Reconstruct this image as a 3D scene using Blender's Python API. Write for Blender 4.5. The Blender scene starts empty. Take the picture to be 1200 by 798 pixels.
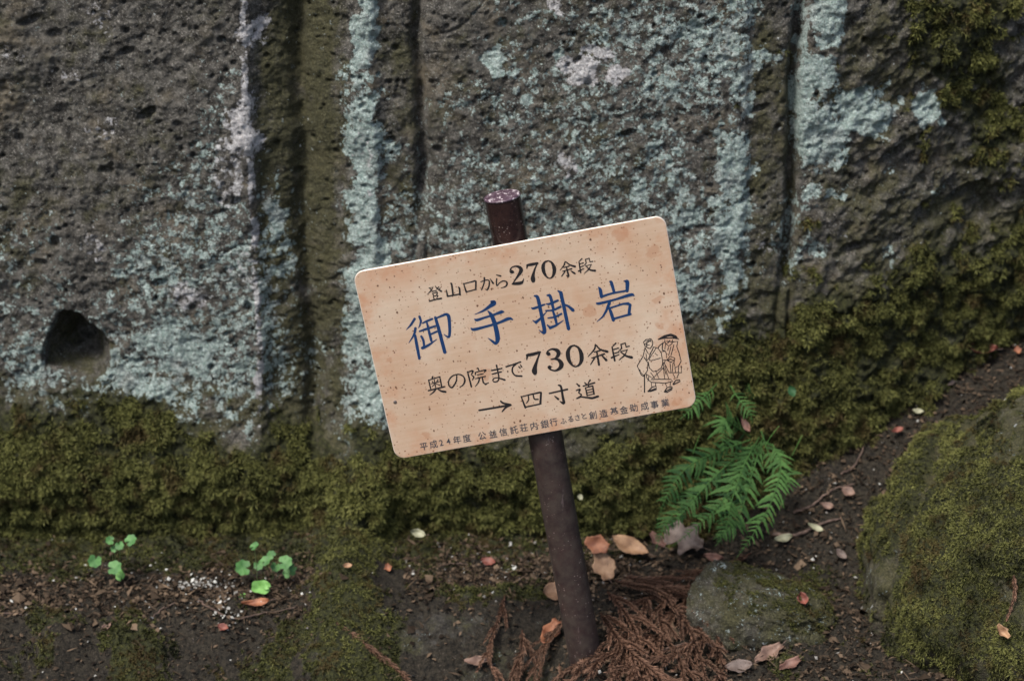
import bpy, math, random
import numpy as np
from mathutils import Vector, Matrix
random.seed(7); rng = np.random.default_rng(7)
S = bpy.context.scene; COL = S.collection

# ------------------------------------------------------------------ camera, sky, sun, exposure
PITCH = math.radians(22.0); CS, SN = math.cos(PITCH), math.sin(PITCH)
CAM = np.array([0.0, -2.655, 1.626]); F = 2333.0
cd = bpy.data.cameras.new('camera'); cam = bpy.data.objects.new('camera', cd); COL.objects.link(cam)
cam.location = CAM; cam.rotation_euler = (math.radians(90) - PITCH, 0, 0)
cd.sensor_width = 36; cd.lens = 36 * F / 1200; cd.clip_start = .05; cd.clip_end = 500
cd.dof.use_dof = True; cd.dof.focus_distance = 2.90; cd.dof.aperture_fstop = 3.2; cd.dof.aperture_blades = 9
S.camera = cam
SUN_EL, SUN_AZ = math.radians(60), math.radians(222)       # azimuth clockwise from +Y (the wall side)
W = bpy.data.worlds.new('World'); S.world = W; W.use_nodes = True
wn = W.node_tree.nodes; wl = W.node_tree.links
sky = wn.new('ShaderNodeTexSky'); sky.sky_type = 'NISHITA'; sky.sun_disc = False
sky.sun_elevation = SUN_EL; sky.sun_rotation = SUN_AZ; sky.air_density = 1.0; sky.dust_density = 4.0; sky.ozone_density = 1.0
bg = wn['Background']; bg.inputs['Strength'].default_value = .065
wl.new(sky.outputs[0], bg.inputs['Color'])
ld = bpy.data.lights.new('sun', 'SUN'); ld.energy = 1.5; ld.angle = math.radians(14); ld.color = (1, .94, .86)
sun = bpy.data.objects.new('sun', ld); COL.objects.link(sun)
sd = Vector((math.sin(SUN_AZ) * math.cos(SUN_EL), math.cos(SUN_AZ) * math.cos(SUN_EL), math.sin(SUN_EL)))
sun.rotation_euler = sd.to_track_quat('Z', 'Y').to_euler(); sun.location = (-2, -4, 5)
vs = S.view_settings; vs.view_transform = 'Standard'; vs.look = 'None'; vs.exposure = 1.36; vs.gamma = 1.0

# ------------------------------------------------------------------ noise and small helpers
_perm = rng.permutation(256).astype(np.int64); _perm = np.concatenate([_perm, _perm, _perm])
_g3 = rng.normal(size=(256, 3)); _g3 /= np.linalg.norm(_g3, axis=1)[:, None]
def perlin(x, y, z=0.0):
    x, y, z = np.broadcast_arrays(np.asarray(x, float), y, z)
    xi, yi, zi = np.floor(x).astype(np.int64), np.floor(y).astype(np.int64), np.floor(z).astype(np.int64)
    fx, fy, fz = x - xi, y - yi, z - zi
    u, v, w = [t * t * t * (t * (t * 6 - 15) + 10) for t in (fx, fy, fz)]
    out = 0
    for dx in (0, 1):
        for dy in (0, 1):
            for dz in (0, 1):
                h = _perm[_perm[_perm[(xi + dx) & 255] + ((yi + dy) & 255)] + ((zi + dz) & 255)]
                g = _g3[h & 255]
                d = g[..., 0] * (fx - dx) + g[..., 1] * (fy - dy) + g[..., 2] * (fz - dz)
                out = out + d * (u if dx else 1 - u) * (v if dy else 1 - v) * (w if dz else 1 - w)
    return out * 1.5
def fbm(x, y, z=0.0, o=4, s=1.0):
    a, f, r = 1.0, s, 0
    for i in range(o):
        r = r + a * perlin(x * f + 17.3 * i, y * f - 9.1 * i, z * f + 3.7 * i); a *= .5; f *= 2.03
    return r
def sst(a, b, x):
    t = np.clip((x - a) / (b - a), 0, 1); return t * t * (3 - 2 * t)
def npm(name, V, Fc, mat, parent=None, smooth=True, attrs=None):
    """one mesh object from a vertex array and a face list or array"""
    me = bpy.data.meshes.new(name); V = np.asarray(V, np.float32)
    if isinstance(Fc, np.ndarray):
        n, k = Fc.shape
        me.vertices.add(len(V)); me.vertices.foreach_set('co', V.ravel())
        me.loops.add(n * k); me.loops.foreach_set('vertex_index', Fc.astype(np.int32).ravel())
        me.polygons.add(n); me.polygons.foreach_set('loop_start', np.arange(0, n * k, k, dtype=np.int32))
        me.update(calc_edges=True)
    else:
        me.from_pydata([tuple(map(float, v)) for v in V], [], Fc)
    me.polygons.foreach_set('use_smooth', np.full(len(me.polygons), smooth))
    for k_, a_ in (attrs or {}).items():
        at = me.attributes.new(k_, 'FLOAT', 'POINT'); at.data.foreach_set('value', np.asarray(a_, np.float32).ravel())
    me.materials.append(mat); me.update()
    o = bpy.data.objects.new(name, me); COL.objects.link(o)
    if parent: o.parent = parent
    return o
def tag(o, label=None, cat=None, group=None, kind=None):
    if label: o['label'] = label
    if cat: o['category'] = cat
    if group: o['group'] = group
    if kind: o['kind'] = kind
    return o
def empty(name, loc=(0, 0, 0)):
    o = bpy.data.objects.new(name, None); o.location = loc; o.empty_display_size = .05; COL.objects.link(o); return o
def gridfaces(ny, nx):
    i = np.arange(ny * nx).reshape(ny, nx)
    return np.stack([i[:-1, :-1], i[:-1, 1:], i[1:, 1:], i[1:, :-1]], -1).reshape(-1, 4)

# survey: a bearing measured from the standpoint, met with the plane y=Y or with the ground
def ray(px, py):
    a = np.array([(px - 600) / F, -(py - 399) / F])
    d = np.array([a[0], a[1] * SN + CS, a[1] * CS - SN]); return d
def at(px, py, Y):
    d = ray(px, py); t = (Y - CAM[1]) / d[1]; return CAM + d * t
def survey(x, z, Y=.45):
    d = (Y - CAM[1]) * CS + (CAM[2] - z) * SN; up = (z - CAM[2]) * CS + (Y - CAM[1]) * SN
    return 600 + F * x / d, 399 - F * up / d

# ------------------------------------------------------------------ materials
def mat(name):
    m = bpy.data.materials.new(name); m.use_nodes = True
    nt = m.node_tree; b = nt.nodes['Principled BSDF']; return m, nt, b
class NT:
    def __init__(s, nt): s.nt = nt; s.co = None
    def n(s, t, **k):
        x = s.nt.nodes.new(t)
        for a, v in k.items(): setattr(x, a, v)
        return x
    def l(s, a, b): s.nt.links.new(a, b)
    def coord(s, scale=(1, 1, 1)):
        if s.co is None: s.co = s.n('ShaderNodeTexCoord').outputs['Object']
        if scale == (1, 1, 1): return s.co
        m = s.n('ShaderNodeMapping'); m.inputs['Scale'].default_value = scale; s.l(s.co, m.inputs[0]); return m.outputs[0]
    def noise(s, sc, det=4, rough=.6, stretch=(1, 1, 1), dist=0):
        x = s.n('ShaderNodeTexNoise'); x.inputs['Scale'].default_value = sc; x.inputs['Detail'].default_value = det
        x.inputs['Roughness'].default_value = rough; x.inputs['Distortion'].default_value = dist
        s.l(s.coord(stretch), x.inputs['Vector']); return x.outputs['Fac']
    def voro(s, sc, feat='F1', out='Distance', rnd=1.0, stretch=(1, 1, 1)):
        x = s.n('ShaderNodeTexVoronoi', feature=feat); x.inputs['Scale'].default_value = sc
        x.inputs['Randomness'].default_value = rnd; s.l(s.coord(stretch), x.inputs['Vector']); return x.outputs[out]
    def attr(s, name):
        x = s.n('ShaderNodeAttribute', attribute_name=name); return x.outputs['Fac']
    def m(s, op, a, b=0.0, c=None, clamp=False):
        x = s.n('ShaderNodeMath', operation=op, use_clamp=clamp)
        for i, v in enumerate((a, b) if c is None else (a, b, c)):
            if hasattr(v, 'is_linked'): s.l(v, x.inputs[i])
            else: x.inputs[i].default_value = v
        return x.outputs[0]
    def ramp(s, fac, a, b, lo=0.0, hi=1.0):
        x = s.n('ShaderNodeMapRange', interpolation_type='SMOOTHSTEP'); s.l(fac, x.inputs[0])
        x.inputs[1].default_value = a; x.inputs[2].default_value = b; x.inputs[3].default_value = lo; x.inputs[4].default_value = hi
        return x.outputs[0]
    def mix(s, fac, a, b):
        x = s.n('ShaderNodeMix', data_type='RGBA')
        for v, i in ((fac, 0), (a, 6), (b, 7)):
            if hasattr(v, 'is_linked'): s.l(v, x.inputs[i])
            else: x.inputs[i].default_value = v if i == 0 else (*v, 1)
        return x.outputs[2]
    def bump(s, h, strength, dist, normal=None):
        x = s.n('ShaderNodeBump'); x.inputs['Strength'].default_value = strength; x.inputs['Distance'].default_value = dist
        s.l(h, x.inputs['Height'])
        if normal is not None: s.l(normal, x.inputs['Normal'])
        return x.outputs[0]

def rock_material(name, dark, mid, light, rough=.85):
    """weathered tuff with algae, blue-green crust lichen, pale lichen and moss, driven by the cover attributes"""
    m, nt, b = mat(name); N = NT(nt)
    n1, n2, n3 = N.noise(7, 5, .65), N.noise(55, 5, .7), N.noise(330, 3, .7)
    c = N.mix(N.ramp(n2, .35, .68), dark, mid)
    c = N.mix(N.m('MULTIPLY', N.ramp(n3, .52, .72), .8), c, light)
    c = N.mix(N.ramp(N.noise(190, 4, .75), .48, .34, 0, .75), c, dark)
    c = N.mix(N.ramp(n1, .5, .72, 0, .45), c, tuple(v * .55 for v in mid))
    warm = N.ramp(N.noise(13, 4, .6), .52, .7, 0, .5)
    c = N.mix(warm, c, (mid[0] * 1.25, mid[1] * 1.08, mid[2] * .8))
    # algae film
    al = N.m('ADD', N.attr('algae'), N.m('MULTIPLY', N.m('SUBTRACT', N.noise(24, 6, .7), .5), 2.2))
    c = N.mix(N.ramp(al, .35, .95, 0, .85), c, N.mix(N.ramp(n3, .35, .7), (.034, .035, .014), (.105, .1, .04)))
    # dark open pores
    por = N.ramp(N.voro(95), .0, .23, 1, 0); porm = N.m('MULTIPLY', por, N.ramp(N.noise(18, 3, .6), .48, .62))
    c = N.mix(N.m('MULTIPLY', porm, .0), c, dark)
    # crust lichen: spots of several sizes grown together
    sp = N.m('SUBTRACT', 1.0, N.voro(62)); sp2 = N.m('SUBTRACT', 1.0, N.voro(170)); sp3 = N.m('SUBTRACT', 1.0, N.voro(420))
    ln = N.m('ADD', N.m('MULTIPLY', N.m('SUBTRACT', N.noise(70, 7, .75), .5), 2.6), N.m('ADD', N.m('MULTIPLY', sp, .35), N.m('ADD', N.m('MULTIPLY', sp2, .42), N.m('MULTIPLY', sp3, .22))))
    lv = N.m('ADD', N.attr('lichen'), N.m('SUBTRACT', ln, .36))
    lm = N.ramp(lv, .53, .65)
    lc = N.mix(N.ramp(N.noise(160, 4, .7), .35, .7), (.315, .435, .41), (.70, .83, .80))
    lc = N.mix(N.ramp(N.noise(22, 3, .6), .5, .75, 0, .6), lc, (.45, .47, .46))
    lc = N.mix(N.ramp(sp3, .40, .66, .45, 0), lc, (.085, .10, .08))
    c = N.mix(N.m('MULTIPLY', lm, .93), c, lc)
    wv = N.m('ADD', N.attr('pale'), N.m('SUBTRACT', ln, .42)); wm = N.ramp(wv, .5, .7)
    c = N.mix(N.m('MULTIPLY', wm, .9), c, N.mix(N.ramp(n3, .35, .65), (.42, .41, .42), (.78, .78, .79)))
    # moss skin below the tufts
    mv = N.m('ADD', N.attr('moss'), N.m('MULTIPLY', N.m('SUBTRACT', N.noise(60, 5, .7), .5), 1.4))
    mm = N.ramp(mv, .3, .62)
    c = N.mix(mm, c, N.mix(N.ramp(N.noise(200, 4, .7), .35, .7), (.010, .012, .004), (.06, .064, .018)))
    # humus
    hv = N.m('ADD', N.attr('humus'), N.m('MULTIPLY', N.m('SUBTRACT', N.noise(80, 6, .75), .5), 1.2))
    hc = N.mix(N.ramp(N.noise(140, 5, .75), .35, .65), (.005, .0045, .003), (.046, .038, .026))
    hc = N.mix(N.ramp(N.noise(300, 3, .7), .62, .72), hc, (.16, .13, .11))
    c = N.mix(N.ramp(hv, .35, .6), c, hc)
    nt.links.new(c, b.inputs['Base Color'])
    b.inputs['Roughness'].default_value = rough; b.inputs['Specular IOR Level'].default_value = .35
    h = N.m('ADD', N.m('MULTIPLY', N.noise(110, 6, .75), 1.0), N.m('MULTIPLY', n3, .55))
    h = N.m('SUBTRACT', h, N.m('MULTIPLY', porm, .55))
    h = N.m('ADD', h, N.m('MULTIPLY', lm, N.m('ADD', .10, N.m('MULTIPLY', sp2, .22)))); h = N.m('ADD', h, N.m('MULTIPLY', wm, .16))
    nt.links.new(N.bump(h, 1.0, .0085), b.inputs['Normal'])
    return m
M_ROCK = rock_material('weathered_tuff', (.028, .026, .022), (.165, .158, .139), (.46, .44, .40))
M_STONE = rock_material('grey_stone', (.034, .031, .024), (.115, .108, .086), (.32, .31, .27), .8)
M_GROUND = rock_material('forest_floor', (.028, .026, .023), (.08, .075, .066), (.16, .15, .135))

def leafy(name, dark, lightc, tipc=None, rough=.65, trans=.0, patch=None):
    m, nt, b = mat(name); N = NT(nt)
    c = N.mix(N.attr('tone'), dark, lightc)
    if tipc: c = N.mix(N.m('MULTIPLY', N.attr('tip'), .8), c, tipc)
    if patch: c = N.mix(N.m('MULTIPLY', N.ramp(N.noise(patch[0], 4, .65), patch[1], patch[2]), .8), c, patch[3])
    nt.links.new(c, b.inputs['Base Color']); b.inputs['Roughness'].default_value = rough
    b.inputs['Specular IOR Level'].default_value = .15
    if trans: b.inputs['Transmission Weight'].default_value = 0; b.inputs['Subsurface Weight'].default_value = 0
    return m
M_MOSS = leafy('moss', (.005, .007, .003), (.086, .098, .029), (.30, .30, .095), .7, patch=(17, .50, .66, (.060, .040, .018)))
M_CRUMB = leafy('litter', (.009, .006, .004), (.165, .118, .08), None, .8)
M_CEDAR = leafy('dead_cedar', (.022, .012, .008), (.165, .088, .058), (.33, .20, .14), .7)
M_FERN = leafy('fern_green', (.008, .032, .008), (.070, .155, .040), None, .7, patch=(40, .60, .72, (.11, .10, .03)))
def dead_leaf_material(name, a, bb):
    m, nt, b = mat(name); N = NT(nt)
    c = N.mix(N.ramp(N.noise(45, 5, .65), .35, .68), a, bb)
    c = N.mix(N.ramp(N.noise(210, 4, .7), .58, .7, 0, .7), c, tuple(v * .35 for v in a))
    nt.links.new(c, b.inputs['Base Color']); b.inputs['Roughness'].default_value = .6
    nt.links.new(N.bump(N.noise(150, 4), .5, .002), b.inputs['Normal']); return m
LEAFM = {'orange': dead_leaf_material('leaf_orange', (.17, .06, .03), (.33, .135, .065)),
         'tan': dead_leaf_material('leaf_tan', (.20, .11, .06), (.38, .235, .135)),
         'grey': dead_leaf_material('leaf_grey', (.085, .062, .053), (.165, .128, .112)),
         'pink': dead_leaf_material('leaf_pink', (.11, .065, .05), (.22, .14, .105)),
         'brown': dead_leaf_material('leaf_brown', (.10, .05, .038), (.20, .105, .08)),
         'cream': dead_leaf_material('leaf_cream', (.19, .19, .12), (.35, .35, .24)),
         'rust': dead_leaf_material('leaf_rust', (.12, .035, .025), (.24, .08, .055)),
         'clover': dead_leaf_material('leaf_green', (.035, .12, .028), (.075, .21, .05)),
         'dim': dead_leaf_material('leaf_dim', (.012, .06, .016), (.02, .085, .022)),
         'lime': dead_leaf_material('leaf_lime', (.12, .30, .06), (.20, .42, .12))}
def plain(name, col, rough=.5, spec=.5, metal=0):
    m, nt, b = mat(name); b.inputs['Base Color'].default_value = (*col, 1); b.inputs['Roughness'].default_value = rough
    b.inputs['Specular IOR Level'].default_value = spec; b.inputs['Metallic'].default_value = metal; return m
def twig_material():
    m, nt, b = mat('dead_twig'); N = NT(nt)
    nt.links.new(N.mix(N.ramp(N.noise(90, 5, .7), .35, .7), (.045, .028, .022), (.17, .115, .09)), b.inputs['Base Color'])
    b.inputs['Roughness'].default_value = .8; return m
M_TWIG = twig_material()

# ------------------------------------------------------------------ the rock face
GX = np.concatenate([-np.geomspace(6, 1.02, 40), np.linspace(-1.0, 1.0, 800), np.geomspace(1.02, 6, 40)])
GZ = np.concatenate([[-.5, -.3, -.16], np.linspace(-.08, 1.0, 430), np.geomspace(1.02, 2.9, 46)])
xx, zz = np.meshgrid(GX, GZ)
PX, PY = survey(xx, zz)
xw = xx + .010 * perlin(xx * 3, zz * 9, 4.4) + .003 * perlin(xx * 20, zz * 28, 1.4)   # wandering edges
prof_x = [-6, -1.2, -.8, -.46, -.430, -.4225, -.408, -.385, -.362, -.352, -.342, -.333, -.315, -.285, -.26, -.235, -.222, -.214, -.19, -.160, -.1525, -.1465, -.140, -.12, 0, .2, .34, .378, .388, .42, .452, .4600, .4665, .473, .52, .6, .75, 1.0, 1.4, 6]
prof_d = [.25, .05, .015, .002, -.002, .0, .022, .030, .042, .062, .070, .050, .036, .022, .010, .002, .0, .014, .017, .018, .046, .048, .020, .014, .0, -.004, .006, .010, .022, .024, .03, .080, .080, .036, .03, .05, .11, .20, .30, .6]
pdv = np.interp(xw, prof_x, prof_d); yy = .45 + (pdv * .55 + .45 * np.interp(xw + .006, prof_x, prof_d) * .5 + .45 * np.interp(xw - .006, prof_x, prof_d) * .5)
prof_s = list(prof_d)                                                        # the narrow cuts die out towards the foot
for i_, x_ in enumerate(prof_x):
    if x_ in (-.1525, -.1465): prof_s[i_] = .021
    if x_ in (.4600, .4665): prof_s[i_] = .033
cutf = np.where(xx < .2, sst(.50, .66, zz + .04 * perlin(xx * 5, zz * 9, 6)), sst(.40, .52, zz))
yy += (1 - cutf) * (np.interp(xw, prof_x, prof_s) - pdv)
lowz = sst(.24, .10, zz) * sst(.5, .2, xx)
yy = yy * 1.0
yy += lowz * (.45 + .012 - yy) * .8
rough_r = sst(.44, .62, xw)                                                  # the natural, rougher rock on the right
yy += fbm(xx, zz, 1.0, 3, 5) * (.009 + .020 * rough_r)
dia = (xx * .75 - zz * .65); dib = (xx * .65 + zz * .75)
yy += fbm(dia * 2.0, dib * 1.0, 2.0, 4, 14) * (.0022 + .0085 * rough_r)
yy += fbm(xx, zz, 2.7, 3, 30) * .0030
yy += fbm(xx, zz, 5.0, 3, 60) * (.0028 + .0032 * rough_r)
yy += fbm(xx, zz, 8.0, 2, 150) * .0021
# lean back a little, foot and moss shelf
yy += .04 * sst(.2, 2.0, zz)
# moss cover
bx = [-2000, -200, 0, 130, 200, 290, 340, 400, 450, 520, 640, 760, 800, 870, 940, 1000, 1060, 1120, 1200, 1600, 4000]
by = [480, 480, 484, 472, 482, 500, 478, 505, 505, 522, 500, 480, 395, 380, 352, 330, 335, 300, 262, 200, 100]
ybd = np.interp(PX, bx, by) + fbm(xx, zz, 3.0, 4, 9) * 46
moss = sst(-34, 44, PY - ybd) * (1 - .75 * sst(.045, .0, zz + .015 + .03 * fbm(xx, zz, 71, 3, 9)))
moss *= 1 - .32 * sst(930, 1060, PX) * sst(.0, .5, .5 + fbm(xx, zz, 9, 3, 16))
def blob(P, Q, cx, cy, rx, ry, amp, soft=.45):
    r = np.sqrt(((P - cx) / rx) ** 2 + ((Q - cy) / ry) ** 2); return amp * (1 - sst(1 - soft, 1 + soft, r))
def strip(P, Q, pts, w, amp):
    ys = [p[1] for p in pts]; xs = [p[0] for p in pts]
    d = np.abs(P - np.interp(Q, ys, xs)); inn = sst(ys[0] - 12, ys[0] + 6, Q) * sst(ys[-1] + 12, ys[-1] - 6, Q)
    return amp * (1 - sst(w * .55, w * 1.45, d)) * inn
wob = fbm(xx, zz, 12, 3, 22) * 14; QX, QY = PX + wob, PY + fbm(xx, zz, 15, 3, 22) * 14
for b_ in [(1130, 60, 60, 60, .64), (1160, 120, 50, 60, .6), (1190, 190, 40, 50, .6), (1185, 20, 40, 40, .7), (1075, 15, 20, 20, .4), (90, 470, 50, 14, .5)]:
    moss = np.maximum(moss, blob(QX, QY, *b_))
clump = fbm(xx, zz, 63, 2, 42)
yy -= moss * (.012 + .015 * clump + .006 * fbm(xx, zz, 23, 2, 85))
bulge = np.exp(-((zz - .13) / .085) ** 2) * sst(.35, .1, xx) * (.8 + .5 * perlin(xx * 3.1, .3, .7))
yy -= .050 * bulge
yy -= sst(.10, -.02, zz) * sst(.6, .3, xx) * .02
ridge = np.exp(-((xx + .268 - .10 * (zz - .1)) / .050) ** 2)
yy -= ridge * sst(.20, -.02, zz) * .13
# long diagonal chips and fine cracks
ck = np.abs(perlin(dia * 5.5 + .4 * perlin(xx * 9, zz * 9, 3), dib * 2.2, 9.1)); yy += .004 * (1 - sst(0, .05, ck)) * (1 - moss) * sst(.3, .6, fbm(xx, zz, 77, 2, 3) + .25 + .3 * rough_r)
ck = np.abs(perlin(xx * 2.2, zz * 7 + .5 * perlin(xx * 8, zz * 8, 5), 12.1)); yy += .002 * (1 - sst(0, .05, ck)) * (1 - moss) * sst(.15, .35, fbm(xx, zz, 78, 2, 4) + .2)
yy += .004 * np.abs(fbm(dia * 1.4, dib * .8, 79, 3, 9)) * (1 - moss)
# pores and pits
dxg = GX[41] - GX[40]; 
def pit(cx, cz, rx, rz, dep, ang=0):
    R = max(rx, rz) * 1.6
    i0, i1 = np.searchsorted(GX, (cx - R, cx + R)); j0, j1 = np.searchsorted(GZ, (cz - R, cz + R))
    if i1 - i0 < 1 or j1 - j0 < 1: return
    X, Z = xx[j0:j1, i0:i1] - cx, zz[j0:j1, i0:i1] - cz
    ca, sa = math.cos(ang), math.sin(ang); u, v = (X * ca + Z * sa) / rx, (-X * sa + Z * ca) / rz
    yy[j0:j1, i0:i1] += dep * (1 - sst(.55, 1.25, np.sqrt(u * u + v * v))) * (1 - moss[j0:j1, i0:i1])
for k in range(3000):
    if k % 3 == 0: pcx, pcz = rng.uniform(-1, 1), rng.uniform(.18, 1)
    pcx += rng.normal() * .02; pcz += rng.normal() * .02
    r = .0014 + .0032 * rng.random() ** 3
    pit(pcx, pcz, r * rng.uniform(1, 1.5), r, r * rng.uniform(1.2, 2.4), rng.uniform(-.2, .9))
for (a, b_, rx, rz, dep, an) in [(145, 65, 9, 5, .012, .3), (170, 137, 13, 6, .016, .55), (60, 45, 9, 6, .008, .3), (123, 203, 9, 5, .012, 0), (18, 168, 6, 6, .01, 0), (62, 287, 6, 8, .012, 0), (186, 334, 10, 5, .014, .2), (45, 312, 7, 5, .01, 0), (290, 362, 5, 6, .012, 0),
        (258, 50, 5, 4, .01, 0), (345, 213, 6, 5, .012, .4), (457, 170, 6, 5, .014, .5), (462, 63, 5, 4, .01, 0), (582, 192, 6, 5, .012, .5), (883, 318, 6, 4, .013, 0), (893, 135, 12, 4, .014, .45), (878, 237, 12, 4, .014, .6), (735, 158, 12, 4, .010, .3), (205, 148, 5, 4, .01, 0), (28, 30, 14, 5, .01, .3),
        (1015, 120, 6, 6, .012, 0), (1150, 250, 26, 8, .02, .5), (1060, 190, 24, 6, .016, .55), (1010, 300, 20, 7, .014, .2), (1110, 330, 30, 8, .016, .3), (1170, 160, 16, 8, .015, .4), (705, 3, 12, 6, .015, 0), (590, 30, 5, 5, .01, 0), (835, 30, 8, 4, .01, .6), (378, 0, 10, 6, .014, .1), (276, 238, 7, 4, .013, .6), (512, 180, 5, 4, .01, 0)]:
    p = at(a, b_, .45); pit(p[0], p[2], rx * .00138, rz * .00138, dep, an)
# the hand-sized hole
poly = np.array([at(a, b_, .45)[[0, 2]] for a, b_ in [(72, 367), (92, 372), (104, 384), (118, 392), (125, 404), (127, 424), (124, 440), (112, 449), (92, 448), (72, 441), (50, 436), (45, 424), (50, 408), (58, 388), (64, 374)]])
i0, i1 = np.searchsorted(GX, (poly[:, 0].min() - .03, poly[:, 0].max() + .03)); j0, j1 = np.searchsorted(GZ, (poly[:, 1].min() - .03, poly[:, 1].max() + .03))
hx, hz = xx[j0:j1, i0:i1], zz[j0:j1, i0:i1]; sdist = np.full(hx.shape, 1e9); inside = np.zeros(hx.shape, bool)
for k in range(len(poly)):
    a, b_ = poly[k - 1], poly[k]; e = b_ - a; t = np.clip(((hx - a[0]) * e[0] + (hz - a[1]) * e[1]) / (e @ e), 0, 1)
    sdist = np.minimum(sdist, np.hypot(hx - a[0] - t * e[0], hz - a[1] - t * e[1]))
    inside ^= ((a[1] > hz) != (b_[1] > hz)) & (hx < (b_[0] - a[0]) * (hz - a[1]) / (b_[1] - a[1] + 1e-12) + a[0])
sdv = np.where(inside, sdist, -sdist) + .0016 * fbm(hx, hz, 7, 3, 70)
cc = poly.mean(0)
dd = (.35 * sst(-.003, .008, sdv) + .65 * sst(0, .042, sdv)) * (.085 + .5 * sst(.0, .05, sdv) * .06) - .35 * np.clip((hx - cc[0]) * .5 - (hz - cc[1]) * .7, -.03, .05) * sst(0, .015, sdv)
yy[j0:j1, i0:i1] += dd
hole_in = np.zeros_like(xx); hole_in[j0:j1, i0:i1] = sst(-.002, .006, sdv)
# lichen and algae
lich = np.zeros_like(xx)
for b_ in [(235, 330, 110, 130, .46), (210, 430, 150, 70, .60), (60, 430, 90, 60, .46), (20, 340, 70, 90, .30), (262, 200, 40, 110, .34), (150, 400, 70, 60, .44), (100, 470, 110, 24, .45), (250, 385, 40, 40, .5),
           (322, 265, 12, 45, .80), (332, 320, 14, 28, .8), (300, 480, 16, 36, .6), (310, 235, 12, 14, .5), (410, 108, 20, 26, .74), (660, 60, 90, 70, .38), (590, 170, 100, 80, .34), (560, 250, 70, 50, .46), (655, 200, 60, 60, .36),
           (745, 220, 70, 100, .50), (710, 130, 80, 70, .38), (480, 262, 44, 40, .46), (577, 75, 12, 14, .75), (455, 180, 14, 14, .6), (770, 40, 90, 60, .46), (800, 70, 65, 100, .52), (862, 35, 34, 60, .52), (795, 250, 22, 70, .56),
           (900, 74, 26, 9, .8), (975, 25, 18, 38, .92), (958, 120, 26, 42, 1.0), (968, 172, 36, 36, 1.0), (1012, 140, 34, 28, .98), (1034, 150, 20, 22, .9), (985, 202, 16, 12, .85), (1100, 142, 19, 18, 1.3), (965, 240, 36, 10, .72),
           (935, 268, 14, 14, .7), (950, 300, 14, 12, .66), (1050, 310, 8, 7, .8), (1045, 320, 7, 5, .7), (948, 60, 8, 14, .7), (1098, 92, 7, 9, .6), (1110, 248, 6, 7, .6), (1048, 213, 6, 6, .6), (425, 480, 34, 50, .56), (945, 275, 12, 30, .5), (1040, 118, 10, 8, .8),
           (610, 300, 120, 60, .45), (830, 300, 60, 90, .42), (930, 300, 20, 40, .4)]:
    lich = np.maximum(lich, blob(QX, QY, *b_, .5))
for pts, w, amp in [([(426, -80), (426, 100)], 13, 1.0), ([(424, 120), (428, 320)], 20, .92), ([(428, 320), (436, 500)], 26, .74), ([(441, 240), (446, 330)], 6, 1.0), ([(878, 80), (862, 165)], 18, .64), ([(858, 160), (858, 300)], 22, .88), ([(860, 300), (856, 388)], 13, .86),
                    ([(802, 230), (806, 360)], 18, .66), ([(946, -40), (944, 60)], 8, .5)]:
    lich = np.maximum(lich, strip(QX, QY, pts, w, amp))
lich = lich * (.93 + .5 * fbm(xx, zz, 19, 3, 13)) * (1 - .8 * np.clip(moss, 0, 1)) * (1 - hole_in) + .02
for b_ in [(1100, 142, 20, 19, 1.15), (1034, 150, 17, 17, 1.0), (963, 96, 20, 18, 1.05), (985, 14, 15, 12, .95), (940, 60, 6, 7, .9), (1118, 163, 5, 5, .9), (1066, 133, 5, 5, .9), (617, 120, 7, 7, .8), (655, 66, 8, 8, .8), (576, 72, 9, 10, .9), (770, 148, 8, 6, .8)]:
    rb_ = blob(PX + wob * .35, PY + wob * .3, *b_, .25); lich = np.maximum(lich, rb_); moss *= 1 - np.clip(rb_, 0, 1)
pale = np.zeros_like(xx)
for b_ in [(284, 150, 18, 36, .9), (270, 200, 24, 40, .5), (296, 42, 16, 14, .8), (682, 88, 22, 17, .95), (704, 62, 18, 12, .85), (664, 82, 12, 12, .7), (726, 90, 10, 14, .8), (80, 92, 18, 14, .42), (110, 20, 26, 20, .4), (120, 155, 22, 12, .42), (222, 352, 28, 14, .62), (110, 292, 16, 12, .5), (652, 12, 12, 12, .8), (290, 320, 22, 30, .42), (18, 70, 16, 12, .35), (665, 195, 14, 10, .7), (675, 300, 40, 30, .3), (900, 290, 12, 20, .35), (430, 200, 16, 60, .35)]:
    pale = np.maximum(pale, blob(QX, QY, *b_, .5))
pale = np.maximum(pale, strip(PX + wob * .25, PY, [(280, -60), (286, 110), (293, 190), (298, 300), (302, 400), (305, 505)], 4.5, .62 + .5 * fbm(xx, zz, 29, 3, 12)))
pale *= (1 - moss) * (1 - hole_in)
alg = .34 + .30 * fbm(xx, zz, 33, 3, 4)
for b_ in [(345, 200, 52, 420, .95), (465, 120, 32, 330, .62), (395, 250, 20, 300, .7), (910, 220, 38, 300, .66), (1090, 200, 160, 300, .62), (540, 200, 50, 200, .45), (60, 60, 90, 60, .4)]:
    alg = np.maximum(alg, blob(PX, PY, *b_, .35) + .2 * fbm(xx, zz, 35, 2, 8))
alg = np.maximum(alg, sst(-110, 0, PY - ybd) * .78)
alg = np.maximum(alg * (1 - hole_in), hole_in * .62)
hum = sst(.03, -.02, zz) * (1 - ridge) * .6
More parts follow.
